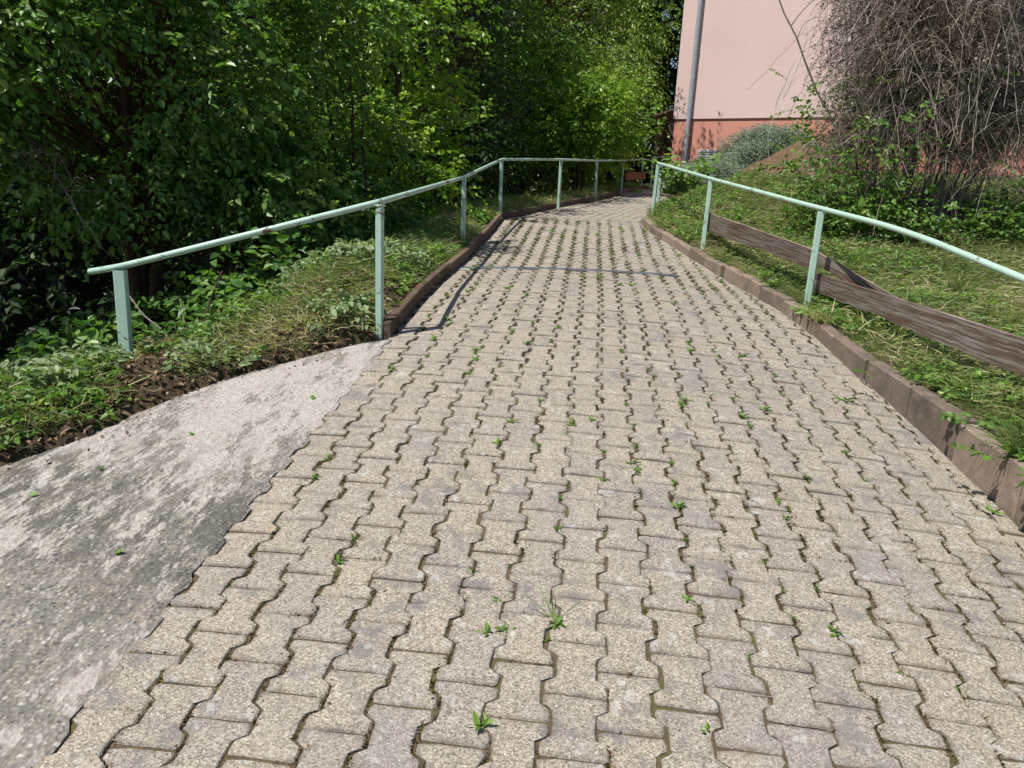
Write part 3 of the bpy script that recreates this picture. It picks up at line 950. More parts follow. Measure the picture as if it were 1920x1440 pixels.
# vent grille
v0, v1, vz0, vz1 = .86, 1.40, 2.17, 2.52
vent = wbox('vent_grille', M['dark'], v0 + .03, v1 - .03, -.034, -.027, vz0 + .03, vz1 - .03)
def vsub(name, *a):
    return wbox(name, M['white'], *a, parent=vent)
for a in ((v0, v1, -.034, .005, vz0, vz0 + .03), (v0, v1, -.034, .005, vz1 - .03, vz1), (v0, v0 + .03, -.034, .005, vz0 + .03, vz1 - .03), (v1 - .03, v1, -.034, .005, vz0 + .03, vz1 - .03)):
    vsub('frame', *a)
for i in range(5):
    z = vz0 + .055 + i * .056
    vsub('slat', v0 + .03, v1 - .03, -.026, -.004, z, z + .030)

# ---------------------------------------------------------------- small timber lean-to beside the house
lean = empty('timber_canopy', (2.0, 24.6, 1.5))
tag(lean, 'dark timber canopy with pale roof edge at the left corner of the house', 'canopy')
a_, b_ = at(1225, 215, 23.6), at(1272, 199, 24.4)
d2 = nrm(b_ - a_); back = np.array([.55, .83, 0]) * 2.2
def slabq(name, p0, p1, bk, th, mat):
    p0, p1 = np.array(p0), np.array(p1)
    V = [p0, p1, p1 + bk, p0 + bk]
    V = V + [v - np.array([0, 0, th]) for v in V]
    return link(name, make_mesh(name, V, [(0, 1, 2, 3), (7, 6, 5, 4), (0, 4, 5, 1), (1, 5, 6, 2), (2, 6, 7, 3), (3, 7, 4, 0)], mat), lean)
slabq('roof', a_, b_ + d2 * 1.2, back, .05, M['roofedge'])
slabq('roof_boarding', a_ + np.array([.03, .03, -.06]), b_ + d2 * 1.2 + np.array([0, .03, -.06]), back * .95, .07, M['oldwood'])
for k, (px_, D) in enumerate(((1243, 24.2), (1243, 26.2))):
    p = at(px_, 225, D)
    mb = MB(); mb.box((p[0], p[1], (p[2] + 1.3) / 2), (.12, .12, p[2] - 1.3), .2, .5, .008)
    mb.build('post', M['oldwood'], lean)
mb = MB(); solid_tube(mb, [at(1240, 226, 24.25), at(1272, 216, 24.9)], .06, 4); mb.build('beam', M['oldwood'], lean)
mb = MB(); p = at(1262, 260, 26); mb.box((p[0] + 1, p[1] + 1, 2.6), (3.4, .1, 2.6), -.55, .5, 0); mb.build('back_wall', M['oldwood'], lean)

# ---------------------------------------------------------------- foliage builders
def sprays(mb_leaf, mb_twig, root, dirn, L, nleaf, leaf_len, leaf_w, droop=.25, tint_base=.5, tint_var=.25, up=.75, six=True, twig_r=.003, fold=.22):
    """twigs with alternate leaves; root, dirn (N,3), L (N,)"""
    N = len(root)
    d = nrm(dirn)
    L = np.broadcast_to(np.asarray(L, float), (N,))
    t = (np.arange(nleaf) + .6) / nleaf
    P = root[:, None] + d[:, None] * (L[:, None] * t)[..., None] + np.array([0, 0, -1.0]) * (droop * L[:, None] * t ** 2)[..., None]
    h = nrm(np.cross(d, np.array([0, 0, 1.0]) + rng.normal(0, .25, (N, 3))))
    sgn = np.where(np.arange(nleaf) % 2, 1.0, -1.0)
    ld = d[:, None] * .55 + h[:, None] * sgn[None, :, None] * .8 + rng.normal(0, .28, (N, nleaf, 3))
    ld[..., 2] -= .12 + droop * .8
    nr = np.array([-.30, -.42, 1.0]) * up + rng.normal(0, .38, (N, nleaf, 3))
    ll = leaf_len * rng.uniform(.6, 1.2, (N, nleaf))
    tint = np.clip((np.asarray(tint_base).reshape(-1, 1) if np.ndim(tint_base) else tint_base) + rng.normal(0, tint_var, (N, 1)) * .7 + rng.normal(0, tint_var, (N, nleaf)) * .6, 0, 1)
    k = N * nleaf
    mb_leaf.leaves(P.reshape(k, 3), ld.reshape(k, 3), nr.reshape(k, 3), ll.ravel(), (ll * leaf_w / leaf_len).ravel(), tint.ravel(), fold, .18, six)
    if mb_twig is not None:
        if twig_r < .0035: root, d, L = root[::2], d[::2], L[::2]      # every other twig is thick enough to show
        tt = np.array([0, .5, 1.0])
        pl = root[:, None] + d[:, None] * (L[:, None] * tt)[..., None] + np.array([0, 0, -1.0]) * (droop * L[:, None] * tt ** 2)[..., None]
        mb_twig.tubes(pl, np.array([1.0, .7, .35])[None] * twig_r, 3)

def crown_points(n_clump, per, c, rad, squash_low=0.3, clump_r=.5, seed=0, shell=.55):
    rs = np.random.default_rng(seed)
    v = nrm(rs.normal(size=(n_clump, 3)))
    rr = shell + (1 - shell) * rs.random((n_clump, 1)) ** .6
    wob = .78 + .42 * rs.random((n_clump, 1))
    cc = np.array(c) + v * rr * wob * np.array(rad)
    cs = clump_r * rs.uniform(.55, 1.35, n_clump)
    idx = np.repeat(np.arange(n_clump), per)
    o = nrm(rs.normal(size=(len(idx), 3))) * (rs.random((len(idx), 1)) ** .5)
    P = cc[idx] + o * cs[idx][:, None] * np.array([1, 1, .62])
    D = nrm(o) * .65 + v[idx] * .55 + rs.normal(0, .3, (len(idx), 3)) + np.array([0, 0, .1])
    tb = rs.uniform(-.18, .18, n_clump)[idx]
    return P, D, tb, cc

def limb_tubes(mb, base, targets, r0, seed=0, bend=.25):
    rs = np.random.default_rng(seed)
    N = len(targets)
    t = np.linspace(0, 1, 7)
    base = np.broadcast_to(np.asarray(base, float), (N, 3))
    mid = (base + targets) / 2 + rs.normal(0, bend, (N, 3)) * np.array([1, 1, .4]) + np.array([0, 0, .25])
    pl = base[:, None] * ((1 - t) ** 2)[None, :, None] + mid[:, None] * (2 * t * (1 - t))[None, :, None] + targets[:, None] * (t ** 2)[None, :, None]
    mb.tubes(pl, r0 * np.linspace(1, .18, 7)[None] * rs.uniform(.6, 1.1, (N, 1)), 5)

def tree(name, label, cat, base, height, trunk_r, crowns, leafmat, barkmat, leaf_len, leaf_w, nleaf, twig_len, seed, droop=.25, tint=.5, group=None, six=True, n_stems=1, lean_=(0, 0), up=.75):
    """crowns: list of (centre offset, radii, clumps, twigs per clump, clump radius)"""
    global rng
    rng = np.random.default_rng(seed)
    base = np.array([base[0], base[1], float(ground_z(base[0], base[1])) - .1])
    root = empty(name, base)
    tag(root, label, cat, group)
    tr, lf = MB(), MB()
    tops = []
    for s in range(n_stems):
        a = rng.uniform(0, 6.28)
        sp = (.16 if n_stems > 1 else 0)
        b0 = base + np.array([math.cos(a) * sp, math.sin(a) * sp, 0])
        top = base + np.array([lean_[0] + math.cos(a) * sp * 3.5 * (height / 4), lean_[1] + math.sin(a) * sp * 3.5 * (height / 4), height * rng.uniform(.8, 1)])
        t = np.linspace(0, 1, 12)[:, None]
        pl = b0 + (top - b0) * t + np.cumsum(rng.normal(0, .035, (12, 3)), 0) * np.array([1, 1, 0]) * t
        rd = trunk_r * (1 - .85 * t[:, 0]) * (1 + .5 * np.exp(-t[:, 0] * 14))
        tr.tubes(pl[None], rd[None], 9)
        tops.append(pl)
    tops = np.array(tops)
    for j, (co, rad, nc, per, cr) in enumerate(crowns):
        P, D, tb, cc = crown_points(nc, per, base + np.array(co), rad, clump_r=cr, seed=seed * 17 + j)
        ok = P[:, 2] > ground_z(P[:, 0], P[:, 1]) + .05
        P, D, tb = P[ok], D[ok], tb[ok]
        sprays(lf, tr, P, D, twig_len * rng.uniform(.6, 1.3, len(P)), nleaf, leaf_len, leaf_w, droop, tint + tb, .22, up, six)
        # limbs to the clumps
        fr = np.clip((cc[:, 2] - base[2]) / height * .75, .12, .85)
        pick = tops[rng.integers(0, n_stems, len(cc))]
        st_ = np.array([p[int(f * 11)] for p, f in zip(pick, fr)])
        limb_tubes(tr, st_, cc, trunk_r * .13, seed + j)
    tr.build('trunk', barkmat, root, True)
    lf.build('crown', leafmat, root)
    return root

# ---------------------------------------------------------------- the wood on the left
WG = 'trees and tall shrubs of the wood'
tree('hazel_shrub', 'big hazel shrub with broad dark leaves overhanging behind the leftmost post', 'shrub', (-4.6, 7.2), 4.6, .075,
     [((.15, -.1, 3.05), (2.2, 1.8, 1.5), 105, 38, .44), ((1.35, .7, 1.6), (1.2, .9, .75), 26, 30, .38), ((-1.6, -.6, 3.6), (1.8, 1.5, 1.5), 65, 28, .46), ((-.4, -1.35, 3.2), (1.7, .45, 1.1), 34, 32, .38)],
     M['hazel'], M['barkred'], .078, .054, 7, .32, 11, .2, .5, WG, True, 5)
tree('young_maple', 'slender young maple with bright yellow-green leaves left of the railing bend', 'tree', (-3.0, 10.4), 4.6, .05,
     [((.1, .1, 2.9), (1.1, 1.0, 1.9), 52, 22, .40), ((.5, -.4, 1.2), (.95, .8, .7), 20, 20, .34)],
     M['maple'], M['bark'], .08, .064, 7, .34, 23, .18, .55, WG, True, 2)
tree('hornbeam_shrub', 'dark leafy shrub spilling down behind the green railing', 'shrub', (-2.7, 8.4), 2.4, .035,
     [((-.1, .2, 1.0), (.9, 1.0, .75), 17, 20, .36)],
     M['hazel'], M['bark'], .075, .052, 7, .3, 31, .22, .45, WG, True, 4)
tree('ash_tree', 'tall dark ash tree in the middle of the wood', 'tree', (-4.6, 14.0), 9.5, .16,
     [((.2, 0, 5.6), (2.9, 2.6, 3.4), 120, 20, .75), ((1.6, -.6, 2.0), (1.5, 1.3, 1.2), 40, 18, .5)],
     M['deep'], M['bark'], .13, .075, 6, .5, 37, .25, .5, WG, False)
tree('cherry_tree', 'large bird cherry with hanging narrow leaves beside the pink house', 'tree', (-1.9, 19.8), 9.0, .15,
     [((.4, 0, 5.0), (2.6, 2.2, 3.3), 230, 24, .5), ((1.2, -.9, 2.6), (1.6, 1.2, 1.4), 60, 22, .45)],
     M['cherry'], M['bark'], .105, .042, 8, .5, 41, .5, .6, WG, False, up=.6)
tree('maple_bush', 'rounded light green bush behind the far railing posts', 'shrub', (-.3, 17.2), 2.7, .05,
     [((.05, 0, 1.65), (1.05, .95, 1.05), 80, 22, .34)],
     M['maple'], M['bark'], .075, .058, 7, .28, 43, .2, .5, WG, True, 3)
tree('lime_tree', 'pale green lime tree rising behind the railing bend', 'tree', (-3.0, 17.4), 8.5, .14,
     [((.1, 0, 5.2), (1.9, 1.8, 3.0), 140, 20, .55), ((.4, -.8, 2.2), (1.3, 1.0, 1.1), 40, 18, .45)],
     M['maple'], M['bark'], .095, .07, 6, .42, 47, .3, .45, WG, False)
tree('spruce', 'very dark spruce deep in the shade of the wood', 'tree', (-2.4, 13.2), 6.5, .09,
     [((0, 0, 2.6), (.95, .95, 2.3), 70, 22, .42)],
     M['deep'], M['barkred'], .07, .02, 10, .34, 53, .3, .25, WG, False)
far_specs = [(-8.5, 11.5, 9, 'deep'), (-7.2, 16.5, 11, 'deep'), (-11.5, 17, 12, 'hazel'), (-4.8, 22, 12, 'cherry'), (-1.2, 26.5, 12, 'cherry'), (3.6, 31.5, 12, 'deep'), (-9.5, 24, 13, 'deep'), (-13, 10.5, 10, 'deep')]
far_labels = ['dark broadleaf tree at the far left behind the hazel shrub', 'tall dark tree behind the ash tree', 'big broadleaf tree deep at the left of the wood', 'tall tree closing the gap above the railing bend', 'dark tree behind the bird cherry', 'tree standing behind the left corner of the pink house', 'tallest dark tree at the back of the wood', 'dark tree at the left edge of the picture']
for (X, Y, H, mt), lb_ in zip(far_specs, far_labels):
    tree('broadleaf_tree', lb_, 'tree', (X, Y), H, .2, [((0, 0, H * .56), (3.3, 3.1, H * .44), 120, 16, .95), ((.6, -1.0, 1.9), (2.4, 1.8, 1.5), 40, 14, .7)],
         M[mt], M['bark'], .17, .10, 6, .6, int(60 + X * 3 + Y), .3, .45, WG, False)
# the rest of the wood, one mass far behind
rng = np.random.default_rng(3)
lf = MB()
N = 15000
side_ = rng.random(N) < .3
X = np.where(side_, rng.uniform(-22, -14, N), rng.uniform(-24, 20, N))
Y = np.where(side_, rng.uniform(4, 34, N), rng.uniform(30, 37, N))
Z = ground_z(X, Y) + 17 * rng.random(N) ** 1.1
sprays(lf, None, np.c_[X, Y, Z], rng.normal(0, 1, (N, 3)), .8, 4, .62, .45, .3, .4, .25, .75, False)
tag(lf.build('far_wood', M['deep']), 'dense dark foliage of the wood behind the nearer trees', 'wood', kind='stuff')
# undergrowth and low plants of the wood
rng = np.random.default_rng(5)
lf = MB()
N = 3300
X = rng.uniform(-9, -1.9, N); Y = rng.uniform(4.2, 19, N)
ok = (X < xs(Y) - .75 - .35 * vn2(X, Y)) & (vn1(X * .9, Y * .9) > .28)
X, Y = X[ok], Y[ok]
P = np.c_[X, Y, ground_z(X, Y) + rng.uniform(0, .34, len(X)) * vn3(X * .8, Y * .8) * 1.5]
sprays(lf, None, P, np.c_[rng.normal(0, .6, (len(X), 2)), rng.uniform(.2, 1, len(X))], .28, 6, .085, .055, .3, .4, .25)
tag(lf.build('undergrowth', M['hazel']), 'low leafy undergrowth covering the shaded floor of the wood', 'undergrowth', kind='stuff')

# ---------------------------------------------------------------- grass and clippings
def grass_stuff(name, label, X, Y, Lr, Wd, flat, tint_mu, tint_sd, lift=.0, mat='grass', mean_dir=None, grow=None):
    n = len(X)
    Z = ground_z(X, Y) + lift * rng.random(n)
    d = rng.normal(0, 1, (n, 3))
    d[:, 2] = np.abs(rng.normal(0, 1, n)) * (1 - flat) * 1.6 + .06
    if mean_dir is not None: d[:, :2] += np.array(mean_dir)
    bend = np.c_[rng.normal(0, .5, (n, 2)), rng.uniform(-.8, -.1, n) * (.5 if grow is None else grow)]
    L = rng.uniform(*Lr, n)
    mb = MB()
    add_blades(mb, np.c_[X, Y, Z], d, L, rng.uniform(*Wd, n), bend, np.clip(rng.normal(tint_mu, tint_sd, n) + .75 * (vn2(X * 2.2, Y * 2.2) - .45), 0, 1))
    return tag(mb.build(name, M[mat]), label, 'grass', kind='stuff')
def clear(X, Y): return ~((np.abs(X + 2.45 + .45 * (Y - 4.0)) < .20) & (Y < 4.12) & (Y > 3.35))      # the foot of the first post stands free
rng = np.random.default_rng(11)
def scatter(n, x0, x1, y0, y1, cond, p=1.0):
    X = rng.uniform(x0, x1, n); Y = rng.uniform(y0, y1, n)
    ok = cond(X, Y)
    return X[ok], Y[ok]
# right bank: mown grass lying in swathes
Xr, Yr = scatter(135000, .8, 6.5, 1.0, 12.5, lambda X, Y: (X > xr(Y) + .10) & (rng.random(len(X)) < np.clip(14 / (Y ** 1.5), .25, 1)) & (vn1(X * 2.6, Y * 2.6) > .10))
grass_stuff('cut_grass', 'mown grass and clippings covering the bank right of the path', Xr, Yr, (.05, .17), (.0035, .009), .74, .5, .27, .08, mean_dir=(.2, -.5))
Xr, Yr = scatter(90000, .8, 6, 1.0, 12.0, lambda X, Y: (X > xr(Y) + .06) & (X < xr(Y) + .55 + 2.5 * (Y > 6)) & (vn3(X * 2.7, Y * 2.7) > .50))
grass_stuff('growing_grass', 'taller rough grass clumps on the bank behind the right kerb', Xr, Yr, (.05, .17), (.003, .006), .35, .22, .2, .02)
Xr, Yr = scatter(26000, .8, 3, 1.0, 10.4, lambda X, Y: (X > xr(Y) + .035) & (X < xr(Y) + .16) & (vn1(X * .5 + 4, Y * 2.6) > .42))
grass_stuff('kerb_grass', 'dry grass blades spilling over the top of the right kerb', Xr, Yr, (.05, .14), (.002, .0045), .5, .62, .25, .05, mean_dir=(-.9, -.2), grow=1.0)
# left verge
Xl, Yl = scatter(190000, -5.2, -.2, 1.5, 12, lambda X, Y: clear(X, Y) & (X < xs(Y) - .01 - .07 * (Y < 4.4) * vn2(X * 2, Y * 2)) & (X > xs(Y) - 1.15 - .9 * (Y < 5)) & (vn1(X * 2.2, Y * 2.2) > .16 + .14 * (Y < 4.4)))
grass_stuff('cut_grass', 'pale cut grass and stalks heaped along the left verge', Xl, Yl, (.05, .17), (.003, .007), .74, .58, .27, .09)
Xl, Yl = scatter(26000, -1.4, 2.4, 10.2, 21.5, lambda X, Y: (X < xl(Y) - .07) & (X > xl(Y) - .7))
grass_stuff('verge_grass', 'narrow strip of grass under the far left railing', Xl, Yl, (.06, .2), (.004, .009), .45, .5, .22, .03)
# small leafy weeds mixed into both verges
def weed_cover(name, label, X, Y, hgt, ll, lw, mat, tint, seed, nl=5):
    global rng
    rng = np.random.default_rng(seed)
    lf = MB()
    P = np.c_[X, Y, ground_z(X, Y) + rng.uniform(0, hgt, len(X))]
    sprays(lf, None, P, np.c_[rng.normal(0, .8, (len(X), 2)), rng.uniform(.1, .9, len(X))], ll * 2.2, nl, ll, lw, .35, tint, .25)
    return tag(lf.build(name, M[mat]), label, 'weeds', kind='stuff')
X, Y = scatter(14000, -4.4, -1.2, 2.2, 11, lambda X, Y: clear(X, Y) & (X < xs(Y) - .06) & (X > xs(Y) - 1.3) & (vn3(X * 2.4 + 5, Y * 2.4) > .42))
weed_cover('leafy_weeds', 'low leafy weeds growing through the cut grass on the left verge', X, Y, .10, .045, .03, 'weed', .5, 71)
X, Y = scatter(5500, -3.6, -1.3, 3.2, 6.2, lambda X, Y: clear(X, Y) & (X < xs(Y) - .12) & (X > xs(Y) - 1.0) & (vn2(X * 2.7 + 8, Y * 2.7) > .48))
weed_cover('wilted_weeds', 'greyish wilted cut weeds lying in heaps behind the concrete slab', X, Y, .13, .055, .03, 'wilt', .5, 72)
X, Y = scatter(17000, .7, 6, 1.6, 12, lambda X, Y: (X > xr(Y) + .07) & (X < xr(Y) + 1.6) & (vn3(X * 2.0 + 15, Y * 2.0) > .47))
weed_cover('leafy_weeds', 'small leafy weeds scattered through the grass of the right bank', X, Y, .08, .035, .024, 'weed', .55, 73)
# brown leaf litter
rng = np.random.default_rng(13)
X, Y = scatter(22000, -4.6, -1.1, .8, 6, lambda X, Y: (X < np.minimum(xs(Y) + .32 * rng.random(len(X)) ** 5, -1.25)) & (X > xs(Y) - .75) & (vn2(X * 2 + 3, Y * 2) > .25))
k = len(X)
lf = MB()
lf.leaves(np.c_[X, Y, np.maximum(ground_z(X, Y), np.where(X > xs(Y), path_z(X, Y) + .004, -9)) + np.where(X > xs(Y), .004, rng.uniform(.005, .035, k))], rng.normal(0, 1, (k, 3)) * np.array([1, 1, .3]), np.array([0, 0, 1.]) + rng.normal(0, .5, (k, 3)), rng.uniform(.015, .055, k) * np.where(X > xs(Y), .45, 1), rng.uniform(.010, .032, k) * np.where(X > xs(Y), .5, 1), np.clip(rng.normal(.5, .27, k), 0, 1), .3, .35)
tag(lf.build('leaf_litter', M['drybrown']), 'brown dry leaf litter along the edge of the concrete slab', 'leaf litter', kind='stuff')

# ---------------------------------------------------------------- moss and seedlings in the joints
rng = np.random.default_rng(17)
mb = MB()
pos = []
for i in range(-8, 13):
    X0 = .045 + (i + .5) * PW
    n = 1150
    Y = rng.uniform(.9, 10.5, n)
    s = ((np.interp(Y, yy, sarc) - S_ORI) / PL) % 1.0
    sg = np.where(np.abs(s - .5) < .25, 1.0, -1.0) * (1 if i % 2 == 0 else -1)
    X = X0 - sg * AMP * .95 + .012 * (vn1(Y * 1.3 + 9, 3.3) - .5) + rng.normal(0, .003, n)
    keep = (vn1(X * 1.7 + 20, Y * 1.7) + .5 * vn2(X * 7, Y * 7) > .50) & (X < xr(Y) - .03)
    pos.append(np.c_[X, Y][keep])
    kk = rng.integers(-2, 46, 160)
    Yc = np.array([y_of(k_ + (.5 if i % 2 else 0)) for k_ in kk]) + rng.normal(0, .002, 160)
    Xc = .045 + i * PW + rng.uniform(-.08, .08, 160)
    kc = (vn2(Xc * 2.3 + 11, Yc * 2.3) > .55) & (Xc < xr(Yc) - .03)
    pos.append(np.c_[Xc, Yc][kc])
P = np.concatenate(pos)
k = 3
P3 = np.repeat(P, k, 0) + rng.normal(0, .004, (len(P) * k, 2))
n = len(P3)
d = np.c_[rng.normal(0, .7, (n, 2)), rng.uniform(.3, 1, n)]
gr = np.clip((P3[:, 1] - 4) / 5, 0, 1) * np.clip(2.2 * vn1(P3[:, 0] * 2.1 + 50, P3[:, 1] * 1.3) - .4, 0, 1)      # greener and taller up the slope
add_blades(mb, np.c_[P3, path_z(P3[:, 0], P3[:, 1]) - .006], d, rng.uniform(.009, .024, n) * (1 + 1.1 * gr), rng.uniform(.0025, .0055, n) * (1 + .8 * gr), np.c_[rng.normal(0, .5, (n, 2)), np.full(n, -.3)], np.clip(.35 * gr + rng.normal(.34, .22, n) + .5 * (vn3(P3[:, 0] * 2, P3[:, 1] * 2) - .5), 0, 1))
tag(mb.build('joint_moss', M['moss']), 'brown and green moss and tiny grass filling the paving joints', 'moss', kind='stuff')

# dry bits blown into the joints and over the stones
rng = np.random.default_rng(19)
pick = P[rng.integers(0, len(P), 2600)] + rng.normal(0, .012, (2600, 2))
k = len(pick)
lf = MB()
lf.leaves(np.c_[pick, path_z(pick[:, 0], pick[:, 1]) + .003], rng.normal(0, 1, (k, 3)) * np.array([1, 1, .15]), np.array([0, 0, 1.]) + rng.normal(0, .4, (k, 3)), rng.uniform(.006, .022, k), rng.uniform(.002, .008, k), np.clip(rng.normal(.45, .28, k), 0, 1), .3, .2, False)
tag(lf.build('plant_debris', M['drybrown']), 'tiny dry brown plant bits caught in the paving joints', 'debris', kind='stuff')
# ---------------------------------------------------------------- countable weeds in the paving
def weed_mesh(kind, size, seed):
    global rng
    rng = np.random.default_rng(seed)
    mb = MB()
    if kind == 'rosette':
        for ring, (n, el, ls) in enumerate(((11, .25, 1.0), (8, .6, .8), (5, 1.1, .6))):
            a = np.arange(n) / n * 6.283 + rng.uniform(0, 6) + rng.normal(0, .15, n)
            d = np.c_[np.cos(a), np.sin(a), np.full(n, math.tan(el * .6))]
            L = size * ls * rng.uniform(.75, 1.1, n)
            mb.leaves(np.zeros((n, 3)) + [0, 0, .004], d, np.tile([0, 0, 1.], (n, 1)), L, L * .30, rng.uniform(.25, .7, n), .12, .25)
        ns = 5
        a = rng.uniform(0, 6.28, ns)
        t = np.linspace(0, 1, 6)
        el = rng.uniform(.5, 1.3, ns)
        pl = np.stack([np.cos(a)[:, None] * t * size * 1.6, np.sin(a)[:, None] * t * size * 1.6, (el[:, None] * t - .25 * t ** 2) * size * 1.5], -1)
        mb.tubes(pl, .0012, 3, .6)
    elif kind == 'tuft':
        n = 16
        d = np.c_[rng.normal(0, .5, (n, 2)), rng.uniform(.5, 1.2, n)]
        V, q_, t3, T = blades(rng.normal(0, .004, (n, 3)) * [1, 1, 0], d, size * rng.uniform(.6, 1.3, n), size * .09, np.c_[rng.normal(0, .6, (n, 2)), np.full(n, -.4)], rng.uniform(.3, .8, n))
        mb.add(V, q_, T); mb.f3.append(t3)
    else:
        n = 9
        a = rng.uniform(0, 6.28, n)
        d = np.c_[np.cos(a), np.sin(a), rng.uniform(.3, 1.6, n)]
        L = size * rng.uniform(.6, 1.1, n)
        mb.leaves(np.c_[rng.normal(0, .006, (n, 2)), rng.uniform(0, size * .35, n)], d, np.array([0, 0, 1.]) + rng.normal(0, .2, (n, 3)), L, L * .42, rng.uniform(.3, .8, n), .2, .3)
    return mb.mesh('joint_weed', M['weed'])
WM = {('rosette', 0): weed_mesh('rosette', .062, 1)}
for s in range(3):
    WM[('tuft', s)] = weed_mesh('tuft', .035, 10 + s)
    WM[('leafy', s)] = weed_mesh('leafy', .032, 20 + s)
named = [((1040, 1166), 'rosette', 1.0, 'flat rosette weed with thin stalks in the middle of the paving'),
         ((908, 1366), 'leafy', 1.25, 'upright bright green seedling nearest the camera'),
         ((916, 1188), 'leafy', 1.0, 'dark leafy weed just left of the rosette weed'),
         ((936, 1126), 'tuft', 1.2, 'forked narrow-leaved weed above the leafy weed near the rosette'),
         ((634, 1055), 'leafy', .9, 'reddish green seedling in the left part of the paving'),
         ((665, 1010), 'tuft', 1.1, 'small grass tuft left of centre beside a wide joint'),
         ((1583, 752), 'leafy', 1.6, 'sprawling weed beside the right kerb'),
         ((1860, 965), 'leafy', 1.4, 'dock seedling at the foot of the right kerb'),
         ((1326, 1372), 'leafy', .7, 'tiny seedling near the bottom right of centre'),
         ((1405, 1232), 'tuft', .8, 'brownish tuft in a joint right of the rosette weed'),
         ((1805, 1297), 'leafy', .6, 'tiny seedling near the lower right corner'),
         ((880, 702), 'tuft', 1.6, 'bright grass tuft ahead of the concrete slab corner'),
         ((1458, 708), 'tuft', 1.4, 'grass tuft midway along the right side of the paving'),
         ((1112, 790), 'leafy', .9, 'lance-leaved seedling in the centre joint of the middle distance')]
wi = 0
for (px_, py_), kd, sc, lab in named:
    p = on(px_, py_, lambda a, b_: float(path_z(a, b_)))
    o = link('joint_weed', WM[(kd, wi % 3 if kd != 'rosette' else 0)])
    o.location = p + np.array([0, 0, -.004]); o.scale = (sc, sc, sc); o.rotation_euler = (0, 0, random.uniform(0, 6.28))
    tag(o, lab, 'weed', 'weeds in the paving joints'); wi += 1
rng = np.random.default_rng(23)
cnt = 0
while cnt < 210:
    i = rng.integers(-8, 12)
    Y = rng.uniform(2.0, 10.2) if cnt > 40 else rng.uniform(1.6, 5)
    s = ((float(np.interp(Y, yy, sarc)) - S_ORI) / PL) % 1.0
    sg = (1.0 if abs(s - .5) < .25 else -1.0) * (1 if i % 2 == 0 else -1)
    X = .045 + (i + .5) * PW - sg * AMP * .95
    if X > xr(Y) - .06 or vn2(X * 1.5 + 30, Y * 1.5) < .42: continue
    kd = 'tuft' if rng.random() < .55 else 'leafy'
    o = link('joint_weed', WM[(kd, int(rng.integers(0, 3)))])
    sc = rng.uniform(.35, .9) * (1 + .09 * Y)
    o.location = (X, Y, float(path_z(X, Y)) - .006); o.scale = (sc, sc, sc); o.rotation_euler = (0, 0, rng.uniform(0, 6.28))
    zone = ('left' if i < -2 else 'middle' if i < 3 else 'right') + (' paving' if Y < 6.9 else ' paving beyond the steel channel')
    zone = ('near ' if Y < 3 else '') + zone
    tag(o, ('small green grass tuft in a joint of the ' if kd == 'tuft' else 'small leafy green seedling in a joint of the ') + zone, 'weed', ('grass tufts, ' if kd == 'tuft' else 'leafy seedlings, ') + zone); cnt += 1

# loose twigs and fallen leaves
rng = np.random.default_rng(29)
def twig(pts, r_, lab, mat, zoff=.006):
    mb = MB()
    solid_tube(mb, pts, r_, 6)
    return tag(mb.build('twig', mat), lab, 'twig')
pz_ = lambda a, b_: float(path_z(a, b_))
for pxs, lab in (([(1410, 1308), (1470, 1312), (1515, 1305)], 'thin dark curved twig lying on the paving at lower right'), ([(1620, 1105), (1670, 1130), (1735, 1168)], 'straw-coloured stalk lying across the paving on the right'), ([(1520, 1275), (1555, 1298), (1590, 1320)], 'pale brown stalk on the paving beside the dark twig')):
    twig([on(x, y, pz_) + np.array([0, 0, .006]) for x, y in pxs], .0017, lab, M['twig'])
twig([at(378, 630, 4.75), at(392, 570, 4.8), at(417, 508, 4.85)], .007, 'bare brown stick standing up from the cut grass behind the slab', M['barkred'])
twig([at(243, 555, 4.75), at(268, 590, 4.7), at(302, 617, 4.65)], .005, 'thin pale stick leaning beside the leftmost post', M['twig'])
twig([at(338, 560, 4.75), at(345, 600, 4.7), at(352, 640, 4.6)], .007, 'yellowish cut stalk upright in the weeds left of centre', M['stem'])
lm = {}
for s in range(4):
    mb = MB()
    mb.leaves(np.zeros((1, 3)), np.array([[0, 1., .1]]), np.array([[.2, 0, 1.]]), .05, .036, .3 + .2 * s, .15, -.15)
    lm[s] = (mb.mesh('fallen_leaf', M['weed']),)
    mb = MB()
    mb.leaves(np.zeros((1, 3)), np.array([[0, 1., .15]]), np.array([[.3, 0, 1.]]), .042, .026, .35 + .2 * s, .35, -.35)
    lm[s] += (mb.mesh('fallen_leaf', M['drybrown']),)
for (x, y, g, lab) in ((365, 820, 0, 'fallen green leaf in the middle of the concrete slab'), (195, 885, 0, 'fallen green leaf on the concrete slab below the leftmost post'), (585, 752, 0, 'fallen green leaf near the upper tip of the concrete slab'),
                       (55, 935, 0, 'fallen green leaf at the left picture edge on the concrete'), (215, 1042, 0, 'fallen green leaf lowest on the concrete slab'), (90, 870, 1, 'dry brown leaf on the slab at its leftmost visible edge'),
                       (240, 820, 1, 'dry brown leaf on the slab edge in front of the leftmost post'), (1360, 1000, 1, 'single dry brown leaf lying on the right half of the paving'), (505, 1002, 1, 'dry brown leaf on the paving next to the slab edge')):
    p = on(x, y, pz_)
    o = link('fallen_leaf', lm[(x + y) % 4][g]); o.location = p + np.array([0, 0, .010]); o.scale = (.7, .7, .7); o.rotation_euler = (.1, 0, random.uniform(0, 6.28))
    tag(o, lab, 'leaf', 'fallen leaves')

